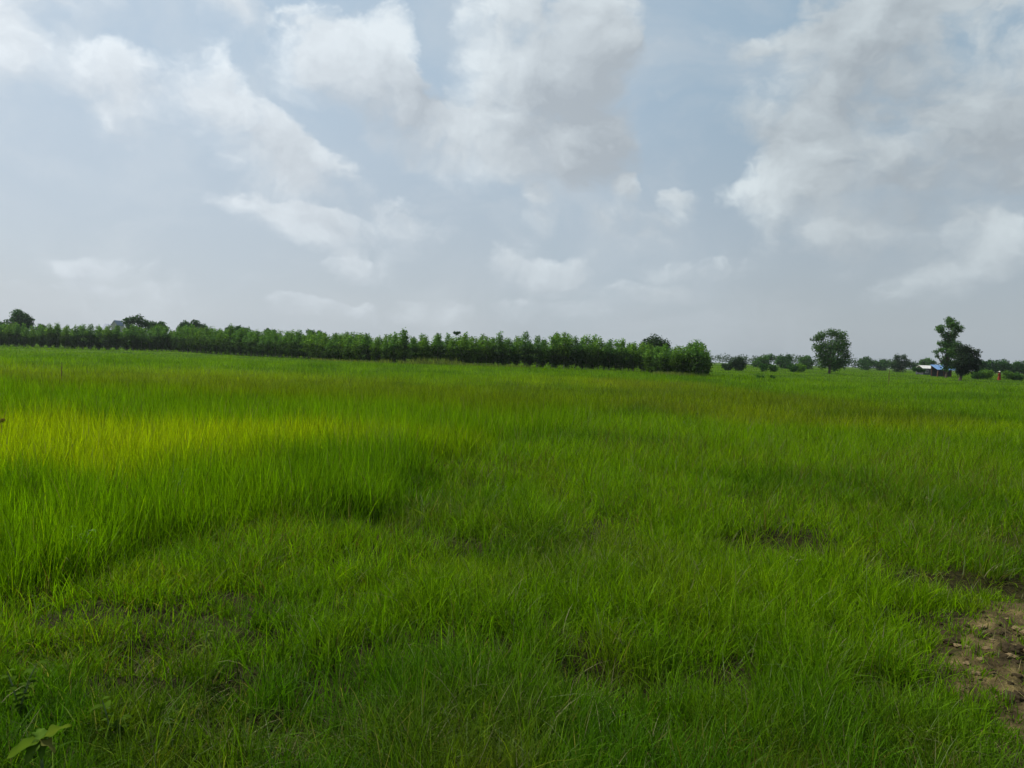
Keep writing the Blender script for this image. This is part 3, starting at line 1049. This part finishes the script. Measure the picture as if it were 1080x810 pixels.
# ------------------------------------------------------------------ buildings
ROOFGREY = mat_simple('grey_blue_roof', (.16, .19, .26), .6, .3, noise_scale=2, noise_amt=.15)
WALLPALE = mat_simple('pale_render', (.42, .40, .36), .85, .1, noise_scale=1.5, noise_amt=.15)
ROOFWHITE = mat_simple('white_sheet_roof', (.50, .49, .45), .5, .3, noise_scale=2, noise_amt=.12)
ROOFBLUE = mat_simple('blue_sheet_roof', (.10, .19, .36), .55, .3, noise_scale=2, noise_amt=.1)
WOODBROWN = mat_simple('weathered_timber', (.115, .062, .040), .85, .1, noise_scale=5, noise_amt=.35)
DARKGLASS = mat_simple('dark_window', (.03, .035, .04), .2, .5)
WALLGREY = mat_simple('grey_boards', (.055, .060, .062), .8, .15, noise_scale=3, noise_amt=.2)


def gable(bm, cx, cy_, z0, w, dp, h, ov=.3, th=.10):
    """two roof slopes, ridge along X"""
    hw, hd = w / 2 + ov, dp / 2 + ov
    drop = h * ov / (dp / 2)
    for s in (-1, 1):
        a = [Vector((cx - hw, cy_ + s * hd, z0 - drop)), Vector((cx + hw, cy_ + s * hd, z0 - drop)), Vector((cx + hw, cy_ + s * .012, z0 + h)), Vector((cx - hw, cy_ + s * .012, z0 + h))]
        lo = [bm.verts.new(v) for v in a]
        hi = [bm.verts.new(v + Vector((0, 0, th))) for v in a]
        bm.faces.new(lo)
        bm.faces.new(hi)
        for k in range(4):
            bm.faces.new((lo[k], lo[(k + 1) % 4], hi[(k + 1) % 4], hi[k]))
    bmesh.ops.recalc_face_normals(bm, faces=bm.faces[:])


def gable_walls(bm, cx, cy_, w, dp, hw, h):
    """box walls with triangular gable ends"""
    x0, x1, y0, y1 = cx - w / 2, cx + w / 2, cy_ - dp / 2, cy_ + dp / 2
    rings = []
    for x in (x0, x1):
        rings.append([bm.verts.new((x, y0, -.2)), bm.verts.new((x, y1, -.2)), bm.verts.new((x, y1, hw)), bm.verts.new((x, cy_, hw + h - .03)), bm.verts.new((x, y0, hw))])
    for r_ in rings:
        bm.faces.new(r_)
    for k in range(5):
        bm.faces.new((rings[0][k], rings[0][(k + 1) % 5], rings[1][(k + 1) % 5], rings[1][k]))
    bmesh.ops.recalc_face_normals(bm, faces=bm.faces[:])


def window(parent, x, y, z, w, h):
    bm = bmesh.new()
    for (dx, dz, sx, sz) in ((0, h / 2, w + .12, .08), (0, -h / 2, w + .12, .08), (-w / 2, 0, .08, h - .082), (w / 2, 0, .08, h - .082), (0, 0, .05, h - .082)):
        add_box(bm, dx, 0, dz, sx, .08, sz)
    f = bm_obj('window', bm, WALLPALE, parent, (x, y - .03, z))
    bm = bmesh.new()
    add_box(bm, 0, .012, 0, w - .085, .03, h - .085)
    bm_obj('pane', bm, DARKGLASS, f)


def house_left():
    D = 262
    p = at_depth(120, 362, D)
    k = D / F_PX
    t = empty('farmhouse', (p.x, p.y, gz(p.x, p.y)))
    xm = (116.5 - 120) * k * 1.0
    top = at_depth(116, 341.5, D).z - t.location.z
    bm = bmesh.new()
    gable_walls(bm, xm, 0, 10 * k, 5.0, top - 1.9, 1.8)
    bm_obj('wall', bm, WALLPALE, t)
    bm = bmesh.new()
    gable(bm, xm, 0, top - 1.9, 10 * k, 5.0, 1.8, .35)
    rf = bm_obj('roof', bm, ROOFGREY, t)
    # taller wing on the right with its gable facing the field
    top2 = at_depth(124, 338, D).z - t.location.z
    w = empty('wing', (0, 0, 0))
    xw = (124.3 - 120) * k
    bm = bmesh.new()
    gable_walls(bm, 0, 0, 4.4, 1.9, top2 - 1.5, 1.4)
    wo = bm_obj('wing', bm, WALLPALE, t, (xw, -.3, 0))
    wo.rotation_euler = (0, 0, PI / 2)
    bpy.data.objects.remove(w)
    bm = bmesh.new()
    gable(bm, 0, 0, top2 - 1.5, 4.4, 1.9, 1.4, .2)
    r2 = bm_obj('roof', bm, ROOFGREY, t, (xw, -.3, 0))
    r2.rotation_euler = (0, 0, PI / 2)
    for dx in (-1.1, .9):
        window(t, xm + dx, -2.52, top - 3.1, .8, 1.0)
    bm = bmesh.new()
    add_box(bm, 0, 0, 1.05, .9, .06, 2.1)
    bm_obj('door', bm, WOODBROWN, t, (xm, -2.54, 0))
    tag(t, 'pale house with grey blue pitched roof behind the left of the plantation', 'house')


house_left()


def house_right():
    D = 215
    p = at_depth(977, 393, D)
    t = empty('farmhouse', (p.x, p.y, gz(p.x, p.y)))
    z1 = at_depth(977, 388.5, D).z - t.location.z
    z2 = at_depth(977, 385.8, D).z - t.location.z
    W = 4.2
    bm = bmesh.new()
    gable_walls(bm, 0, 0, W - .4, 4.0, z1, z2 - z1)
    bm_obj('wall', bm, WALLGREY, t)
    bm = bmesh.new()
    gable(bm, 0, 0, z1, W - .4, 4.0, z2 - z1, .25)
    bm_obj('roof', bm, ROOFWHITE, t)
    window(t, -1.0, -2.02, z1 * .55, .7, .8)
    bm = bmesh.new()
    add_box(bm, 0, 0, .9, .8, .06, 1.8)
    bm_obj('door', bm, WOODBROWN, t, (.7, -2.04, 0))
    tag(t, 'low house with whitish sheet roof left of the blue roof', 'house')


house_right()


def blue_shed():
    D = 166
    k = D / F_PX
    p = at_depth(995, 399.5, D)
    t = empty('open_shed', (p.x, p.y, gz(p.x, p.y)))
    zlo = at_depth(988, 390, D).z - t.location.z
    zhi = at_depth(988, 385, D).z - t.location.z
    W = 23.5 * k
    x0, x1 = -11 * k, -11 * k + W
    bm = bmesh.new()
    # sheet roof sloping down towards the field, with shallow corrugation
    nseg = 40
    rows = []
    for (y, z) in ((-1.6, zlo), (1.4, zhi)):
        for th in (0, .05):
            rows.append([bm.verts.new((x0 + W * i / nseg, y, z + th + .03 * (i % 2))) for i in range(nseg + 1)])
    lo0, hi0, lo1, hi1 = rows
    for i in range(nseg):
        bm.faces.new((hi0[i], hi0[i + 1], hi1[i + 1], hi1[i]))
        bm.faces.new((lo0[i], lo1[i], lo1[i + 1], lo0[i + 1]))
        bm.faces.new((lo0[i], lo0[i + 1], hi0[i + 1], hi0[i]))
        bm.faces.new((lo1[i], hi1[i], hi1[i + 1], lo1[i + 1]))
    bm.faces.new((lo0[0], hi0[0], hi1[0], lo1[0]))
    bm.faces.new((lo0[-1], lo1[-1], hi1[-1], hi0[-1]))
    bmesh.ops.recalc_face_normals(bm, faces=bm.faces[:])
    bm_obj('roof', bm, ROOFBLUE, t)
    for (fx, y, lean, r_) in ((.06, -1.35, -.12, .13), (.30, -1.35, .16, .11), (.62, -1.35, 0, .08), (.95, -1.35, 0, .08), (.06, 1.2, 0, .08), (.95, 1.2, 0, .08)):
        zt = zlo + (zhi - zlo) * (y + 1.6) / 3.0 - .02
        xx = x0 + W * fx
        bm = bmesh.new()
        add_tube(bm, [(xx + lean * 1.2, y, -.2), (xx + lean * .5, y, zt * .5), (xx, y, zt)], [r_, r_ * .95, r_ * .85], 8)
        bm_obj('post', bm, WOODBROWN, t)
    bm = bmesh.new()
    add_box(bm, (x0 + x1) / 2, 1.3, zhi * .5, W - .3, .06, zhi - .15)
    bm_obj('back_wall', bm, WALLGREY, t)
    tag(t, 'open shed with blue sheet roof on brown posts behind the tall tree', 'shed')


blue_shed()


# ------------------------------------------------------------------ person far off in the field
def skin_mesh(name, verts, edges, radii, mat, parent, loc=(0, 0, 0), sub=1, root=0):
    me = bpy.data.meshes.new(name)
    me.from_pydata([Vector(v) for v in verts], edges, [])
    o = obj(name, me, mat, parent, loc)
    md = o.modifiers.new('skin', 'SKIN')
    for i, r_ in enumerate(radii):
        sv = me.skin_vertices[0].data[i]
        sv.radius = (r_, r_) if not isinstance(r_, tuple) else r_
    me.skin_vertices[0].data[root].use_root = True
    md.use_smooth_shade = True
    s = o.modifiers.new('sub', 'SUBSURF')
    s.levels = sub
    s.render_levels = sub
    return o


def person():
    D = 143
    p = at_depth(1053.7, 401, D)
    t = empty('person', (p.x, p.y, gz(p.x, p.y)), R(20))
    V, E, Rr = [], [], []

    def v(x, y, z, r_, par=None):
        V.append((x, y, z))
        Rr.append(r_)
        if par is not None:
            E.append((par, len(V) - 1))
        return len(V) - 1
    pel = v(0, 0, .92, (.15, .11))
    wa = v(0, 0, 1.08, (.13, .10), pel)
    ch = v(0, 0, 1.28, (.165, .11), wa)
    nb = v(0, .01, 1.43, (.075, .07), ch)
    nk = v(0, 0, 1.49, .052, nb)
    hd = v(0, -.01, 1.58, (.075, .088), nk)
    v(0, -.01, 1.68, (.062, .072), hd)
    for s in (-1, 1):
        hip = v(.095 * s, 0, .84, .088, pel)
        kn = v(.11 * s, -.02, .48, .058, hip)
        an = v(.115 * s, .01, .08, .038, kn)
        v(.12 * s, -.15, .035, .032, an)
        sh = v(.18 * s, 0, 1.38, .058, ch)
        elb = v(.25 * s, .02, 1.10, .042, sh)
        wr = v(.25 * s, -.08, .86, .028, elb)
        pm = v(.25 * s, -.095, .79, (.02, .036), wr)
        for q, (dy, ln) in enumerate(((-.03, .062), (-.01, .072), (.01, .068), (.03, .054))):
            f1 = v(.25 * s, -.10 + dy, .755, .009, pm)
            f2 = v(.247 * s, -.105 + dy, .755 - ln * .55, .0085, f1)
            v(.238 * s, -.11 + dy, .755 - ln, .007, f2)
        th = v(.235 * s, -.135, .80, .010, wr)
        v(.23 * s, -.155, .765, .008, th)
    skin = mat_simple('skin', (.24, .13, .08), .6, .3, noise_scale=6, noise_amt=.1)
    skin_mesh('person_body', V, E, Rr, skin, t, sub=1)
    red = mat_simple('rust_red_cloth', (.20, .032, .016), .85, .1, noise_scale=5, noise_amt=.25)
    bm = bmesh.new()
    rings = []
    for (z, rx, ry) in ((.12, .36, .28), (.35, .32, .25), (.62, .27, .21), (.9, .225, .18), (1.08, .20, .16), (1.28, .225, .16), (1.40, .17, .12), (1.455, .085, .08)):
        rings.append([bm.verts.new((rx * math.cos(a) * (1 + .05 * math.sin(7 * a) * (z < .7)), ry * math.sin(a) * (1 + .05 * math.sin(7 * a) * (z < .7)), z)) for a in [2 * PI * k / 28 for k in range(28)]])
    for i in range(len(rings) - 1):
        for k in range(28):
            bm.faces.new((rings[i][k], rings[i][(k + 1) % 28], rings[i + 1][(k + 1) % 28], rings[i + 1][k]))
    bm_obj('robe', bm, red, t, smooth=True)
    for s in (-1, 1):
        bm = bmesh.new()
        add_tube(bm, [(.15 * s, 0, 1.40), (.20 * s, .0, 1.33), (.255 * s, .02, 1.10), (.252 * s, -.05, .93)], [.07, .078, .066, .062], 12)
        bm_obj('sleeve', bm, red, t, smooth=True)
    straw = mat_simple('pale_straw', (.62, .58, .44), .8, .1, noise_scale=20, noise_amt=.15)
    bm = bmesh.new()
    prof = [(.24, 1.66), (.235, 1.675), (.12, 1.70), (.105, 1.76), (.07, 1.80), (.01, 1.81)]
    rg = [[bm.verts.new((r_ * math.cos(2 * PI * k / 20), -.01 + r_ * math.sin(2 * PI * k / 20), z)) for k in range(20)] for r_, z in prof]
    for i in range(len(rg) - 1):
        for k in range(20):
            bm.faces.new((rg[i][k], rg[i][(k + 1) % 20], rg[i + 1][(k + 1) % 20], rg[i + 1][k]))
    bm.faces.new(rg[-1])
    bm_obj('hat', bm, straw, t, smooth=True)
    # face: eyes, nose, mouth and ears on the front of the head (the head faces -Y)
    bm = bmesh.new()
    for s in (-1, 1):
        bmesh.ops.create_uvsphere(bm, u_segments=8, v_segments=6, radius=.012, matrix=Matrix.Translation((.03 * s, -.088, 1.615)))
    bm_obj('eyes', bm, DARKGLASS, t)
    bm = bmesh.new()
    bmesh.ops.create_cone(bm, segments=8, radius1=.018, radius2=.006, depth=.05, cap_ends=True, matrix=Matrix.Translation((0, -.098, 1.59)))
    add_box(bm, 0, -.09, 1.548, .045, .012, .01)
    for s in (-1, 1):
        bmesh.ops.create_uvsphere(bm, u_segments=8, v_segments=6, radius=.026, matrix=Matrix.Translation((.078 * s, 0, 1.60)) @ Matrix.Diagonal((.4, .8, 1.2, 1)))
    bm_obj('face', bm, skin, t)
    tag(t, 'person in long rust red clothes and a pale hat by the shrubs', 'person')


person()


# ------------------------------------------------------------------ stakes
def stake(px, py, D, h, r_, label):
    p = at_depth(px, py, D)
    z = gz(p.x, p.y)
    bm = bmesh.new()
    pts = [(0, 0, -.1), (.02, 0, h * .35), (.0, .01, h * .7), (.03, 0, h)]
    add_tube(bm, pts, [r_, r_ * .95, r_ * .85, r_ * .6], 8)
    for q in (.3, .55, .8):
        add_tube(bm, [(.02, 0, h * q - .015), (.02, 0, h * q + .015)], [r_ * 1.25, r_ * 1.2], 8)
    o = bm_obj('bamboo_stake', bm, WOODBROWN, None, (p.x, p.y, z))
    tag(o, label, 'stake', 'stakes standing in the rice')


stake(937.5, 400, 84, 1.75, .035, 'thin dark bamboo stake standing in the rice right of the lone tree')
stake(64.5, 405, 31, 1.05, .018, 'short dark stick poking out of the rice at the left')


# ------------------------------------------------------------------ small plants in the foreground
def leaf_shape(L, W, droop, n=7, wav=0.0, fold=.18, lobes=0.0):
    """one leaf along +X with a raised-edge fold, verts/tris"""
    V, T = [], []
    for i in range(n + 1):
        t = i / n
        w = W * (math.sin(PI * min(1, t ** .75)) ** .8) * .5 if 0 < t < 1 else .002
        w *= 1 + lobes * math.sin(t * 15 + 1.2)
        x = L * t
        z = -droop * t * t * L
        wob = wav * math.sin(t * 11)
        V += [(x, -w, z + fold * w + wob), (x, 0, z), (x, w, z + fold * w - wob)]
        if i:
            a = 3 * (i - 1)
            b_ = 3 * i
            for k in (0, 1):
                T += [(a + k, b_ + k, b_ + k + 1), (a + k, b_ + k + 1, a + k + 1)]
    return np.array(V), np.array(T)


def place_leaf(V, loc, az_, el_):
    M = Matrix.Translation(loc) @ Matrix.Rotation(az_, 4, 'Z') @ Matrix.Rotation(-el_, 4, 'Y')
    A = np.array(M)
    return V @ A[:3, :3].T + A[:3, 3]


def weed(name, loc, nst, h, leafL, leafW, tone, label, seed, rz=0):
    rng = random.Random(seed)
    t = empty(name, loc, rz)
    bm = bmesh.new()
    lv, lt, lc, off = [], [], [], 0
    for s in range(nst):
        a = rng.uniform(0, 6.28)
        le = rng.uniform(.1, .35)
        hh = h * rng.uniform(.6, 1.05)
        pts = [Vector((math.cos(a) * le * hh * q * q, math.sin(a) * le * hh * q * q, hh * q - .03 * (q == 0))) for q in (0, .25, .5, .75, 1)]
        add_tube(bm, pts, [.006, .005, .0045, .004, .002], 6)
        for q in range(9):
            f = .3 + .7 * q / 8
            i = min(3, int(f * 4))
            pp = pts[i].lerp(pts[i + 1], f * 4 - i)
            V, T = leaf_shape(leafL * rng.uniform(.6, 1.1) * (1.15 - .4 * f), leafW * rng.uniform(.8, 1.1), .45)
            V = place_leaf(V, pp, q * 2.4 + rng.uniform(-.4, .4), rng.uniform(.15, .8))
            lv.append(V)
            lt.append(T + off)
            off += len(V)
            lc.append(np.tile(np.array(tone) * rng.uniform(.75, 1.2), (len(V), 1)))
    bm_obj('stem', bm, MATS['weed_stem'], t)
    me = np_mesh('foliage', np.concatenate(lv), np.concatenate(lt), np.concatenate(lc), smooth=True)
    obj('foliage', me, BROAD, t)
    tag(t, label, 'weed')


mat_simple('weed_stem', (.10, .14, .05), .6, .3, noise_scale=30)


def ground_loc(px, py):
    p = ground_at(px, py, 0)
    return (p.x, p.y, gz(p.x, p.y))


weed('weed', ground_loc(118, 800), 3, .26, .075, .036, (.055, .105, .006), 'low broad leaved green weed just right of the corner plant', 11)
weed('weed', ground_loc(20, 770), 3, .30, .07, .034, (.050, .100, .005), 'dark green broad leaved weed above the corner plant', 12)
weed('weed', ground_loc(215, 690), 2, .26, .08, .02, (.085, .120, .018), 'drooping pale weed beside the dry hollow at lower left', 13)
weed('weed', ground_loc(88, 592), 3, .40, .12, .026, (.15, .21, .09), 'pale leafy weed at the foot of the tall rice', 3)
weed('weed', ground_loc(186, 540), 3, .55, .11, .022, (.10, .20, .03), 'bright leafy weed pushing out of the tall rice front', 4)
weed('weed', ground_loc(528, 530), 2, .25, .07, .02, (.11, .17, .06), 'small pale weed in the dip right of the tall rice', 5)
weed('weed', ground_loc(838, 610), 2, .22, .07, .016, (.22, .20, .11), 'small pale dry weed below the dark hollow', 6)


def broad_plant():
    base = at_depth(42, 800, 3.05)
    z = gz(base.x, base.y)
    t = empty('broad_leaf_plant', (base.x, base.y, z))
    tip = at_depth(38, 780, 3.05)
    h = tip.z - z
    bm = bmesh.new()
    add_tube(bm, [(0, 0, -.02), (.01, .01, h * .5), (0, 0, h)], [.007, .006, .005], 8)
    bm_obj('stem', bm, MATS['weed_stem'], t)
    for (L, W, az_, el_, dr, tone) in ((.125, .095, R(215), R(-8), .30, (.050, .095, .004)), (.115, .075, R(30), R(30), .22, (.062, .105, .005)), (.08, .04, R(-18), R(2), .5, (.12, .13, .03)), (.09, .05, R(120), R(20), .3, (.06, .12, .012)), (.09, .05, R(262), R(-16), .5, (.06, .11, .012)), (.07, .04, R(310), R(-25), .5, (.05, .10, .012)), (.08, .05, R(170), R(-35), .5, (.045, .09, .012))):
        V, T = leaf_shape(L, W, dr, 26, .005, .22, .22)
        V = place_leaf(V, (0, 0, h), az_, el_)
        n = len(V)
        col = np.tile(np.array(tone), (n, 1))
        col[1::3] *= np.array([1.35, 1.2, 1.2])         # the paler midrib
        me = np_mesh('leaf', V, T, col, smooth=True)
        obj('leaf', me, BROAD, t)
    tag(t, 'bright yellow green broad leaved plant in the lower left corner', 'plant')


broad_plant()


def dry_weed():
    p = at_depth(1.5, 447, 13.2)
    z = gz(p.x, p.y)
    h = p.z - z + .05
    t = empty('dry_weed', (p.x, p.y, z))
    bm = bmesh.new()
    add_tube(bm, [(0, 0, 0), (.01, 0, h * .6), (0, 0, h)], [.009, .008, .006], 6)
    bm_obj('stem', bm, WOODBROWN, t)
    bl = [(0, 0, h, .03, .03, .03, 1), (.03, 0, h + .02, .03, .02, .02, 1), (-.03, 0, h - .01, .03, .03, .02, 1)]
    v, tr, c = leaf_cloud(bl, 160, .05, (.16, .11, .045), .3, .2, 9)
    me = np_mesh('seed_head', v, tr, c)
    obj('seed_head', me, LEAF, t)
    tag(t, 'brown dried seed head sticking out of the yellow rice, left edge', 'weed')


dry_weed()

# ------------------------------------------------------------------ clods on the bare soil
CLODMAT = mat_simple('dark_earth', (.034, .025, .012), .95, .08, noise_scale=18, noise_amt=.5, bump=.8)
CLODPALE = mat_simple('dry_earth', (.15, .110, .055), .95, .08, noise_scale=18, noise_amt=.35, bump=.8)


def clod_mesh(seed, mat):
    rng = random.Random(seed)
    bm = bmesh.new()
    bmesh.ops.create_icosphere(bm, subdivisions=3, radius=1)
    ph = [rng.uniform(0, 6) for _ in range(9)]
    for v in bm.verts:
        c = v.co.copy()
        k = 1 + .22 * math.sin(c.x * 3 + ph[0]) * math.sin(c.y * 3.3 + ph[1]) + .14 * math.sin(c.z * 6 + ph[2]) * math.sin(c.x * 7 + ph[3]) + .10 * math.sin(c.y * 11 + ph[4]) * math.sin(c.z * 9 + ph[5]) + rng.uniform(-.05, .05)
        v.co = c * k
        v.co.z *= .62
    me = bpy.data.meshes.new('clod')
    bm.to_mesh(me)
    bm.free()
    me.materials.append(mat)
    return me


CL_DARK = [clod_mesh(k, CLODMAT) for k in range(4)]
CL_PALE = [clod_mesh(k + 20, CLODPALE) for k in range(3)]
crng = random.Random(9)
named = [(1063, 695, .065, 'largest dark clod cluster lump at the right edge of the bare soil'), (1067, 743, .06, 'dark clod nearest the camera at the bottom of the bare soil'), (1003, 679, .05, 'dark clod at the left tip of the bare soil')]
for (px, py, s, lab) in named:
    l = ground_loc(px, py)
    o = obj('earth_clod', CL_DARK[crng.randrange(4)], None, None, (l[0], l[1], l[2] + s * .35))
    o.scale = (s * 1.2, s, s)
    o.rotation_euler = (0, 0, crng.uniform(0, 6))
    tag(o, lab, 'clod', 'clods on the bare soil')
for (px, py) in [(1057, 708), (1072, 705), (1078, 716), (1052, 700), (1048, 732), (1064, 730), (1074, 736), (1012, 677), (1030, 676), (1040, 674), (1058, 674), (1066, 682), (1056, 690), (1076, 690), (1000, 690), (1046, 714), (1022, 664), (1050, 664), (1070, 626), (1060, 628), (1078, 630), (1035, 650), (960, 660), (954, 656), (1072, 724), (1084, 700), (1092, 715), (1090, 685)]:
    s = crng.uniform(.016, .042)
    l = ground_loc(px + crng.uniform(-3, 3), py + crng.uniform(-2, 2))
    o = obj('earth_clod', CL_DARK[crng.randrange(4)], None, None, (l[0], l[1], l[2] + s * .3))
    o.scale = (s * crng.uniform(.9, 1.5), s, s * crng.uniform(.7, 1.1))
    o.rotation_euler = (crng.uniform(-.3, .3), 0, crng.uniform(0, 6))
    tag(o, 'small dark lump of earth on or beside the bare soil', 'clod', 'small dark clods on the bare soil')
for (px, py) in [(1020, 690), (1034, 700), (1028, 684), (1046, 682), (1062, 660), (1036, 668), (1020, 702), (1040, 690), (1072, 668), (1082, 676), (1066, 700), (1030, 712), (1010, 684)]:
    s = crng.uniform(.015, .035)
    l = ground_loc(px, py)
    o = obj('earth_clod', CL_PALE[crng.randrange(3)], None, None, (l[0], l[1], l[2] + s * .3))
    o.scale = (s * 1.2, s, s * .8)
    o.rotation_euler = (0, 0, crng.uniform(0, 6))
    tag(o, 'small pale dry crumb of earth on the bare soil', 'clod', 'pale crumbs on the bare soil')


# loose crumbs and dry straw over the bare soil: nobody could count them
def soil_litter():
    n = 2600
    x, y = RNG.uniform(2.4, 6.2, n), RNG.uniform(3.6, 7.4, n)
    ok = poly_signed(x, y, BARE_POLY) + (fbm(x * 4, y * 4, 3, 4) - .5) * 1.1 > -.12
    x, y = x[ok], y[ok]
    n = len(x)
    r_ = .005 + .016 * RNG.random(n) ** 3
    oct_ = np.array([(1, 0, 0), (-1, 0, 0), (0, 1, 0), (0, -1, 0), (0, 0, .8), (0, 0, -.8)], float)
    T = np.array([(0, 2, 4), (2, 1, 4), (1, 3, 4), (3, 0, 4), (2, 0, 5), (1, 2, 5), (3, 1, 5), (0, 3, 5)])
    V = oct_[None] * r_[:, None, None] * RNG.uniform(.6, 1.4, (n, 6, 1))
    a = RNG.random(n) * 6.28
    c, s_ = np.cos(a)[:, None], np.sin(a)[:, None]
    V = np.stack([V[..., 0] * c - V[..., 1] * s_, V[..., 0] * s_ + V[..., 1] * c, V[..., 2]], -1)
    V += np.stack([x, y, terrain(x, y) + r_ * .3], -1)[:, None]
    tris = (np.arange(n)[:, None, None] * 6 + T[None]).reshape(-1, 3)
    shade = np.where(RNG.random(n) < .45, .3, 1.0)[:, None]
    col = np.array([.15, .108, .05]) * RNG.uniform(.6, 1.2, (n, 1)) * shade
    me = np_mesh('soil_crumbs', V.reshape(-1, 3), tris, np.repeat(col, 6, 0))
    m = ground_material()
    tag(obj('soil_crumbs', me, m), 'loose crumbs of earth scattered over the bare soil', 'soil', kind='stuff')
    n = 520
    x, y = RNG.uniform(2.3, 6.2, n), RNG.uniform(3.6, 7.6, n)
    ok = poly_signed(x, y, BARE_POLY) > -.4
    x, y = x[ok], y[ok]
    n = len(x)
    phi = RNG.random(n) * 6.28
    L = RNG.uniform(.06, .24, n)
    col = np.array([.25, .21, .10]) * RNG.uniform(.45, 1.15, (n, 1))
    v, t, c = blades(x, y, terrain(x, y) + .012, L, np.full(n, .004), np.cos(phi), np.sin(phi), np.full(n, .93), RNG.uniform(0, .15, n), phi + 1.57, col, 3)
    tag(obj('dry_straw', np_mesh('dry_straw', v, t, c), GRASS), 'dead dry straw lying on and around the bare soil', 'straw', kind='stuff')


soil_litter()

# ------------------------------------------------------------------ haze
HAZE = 0.00011


def haze_box():
    bm = bmesh.new()
    add_box(bm, 0, 0, 20, 1760, 1760, 46)
    m = bpy.data.materials.new('haze')
    m.use_nodes = True
    nt = m.node_tree
    nt.nodes.clear()
    v = nt.nodes.new('ShaderNodeVolumePrincipled')
    v.inputs['Color'].default_value = (.86, .92, 1.0, 1)
    v.inputs['Density'].default_value = HAZE
    v.inputs['Anisotropy'].default_value = 0.3
    o_ = nt.nodes.new('ShaderNodeOutputMaterial')
    nt.links.new(v.outputs[0], o_.inputs['Volume'])
    o = bm_obj('haze', bm, m)
    tag(o, 'thin pale haze filling the air over the fields', 'haze', kind='stuff')


haze_box()
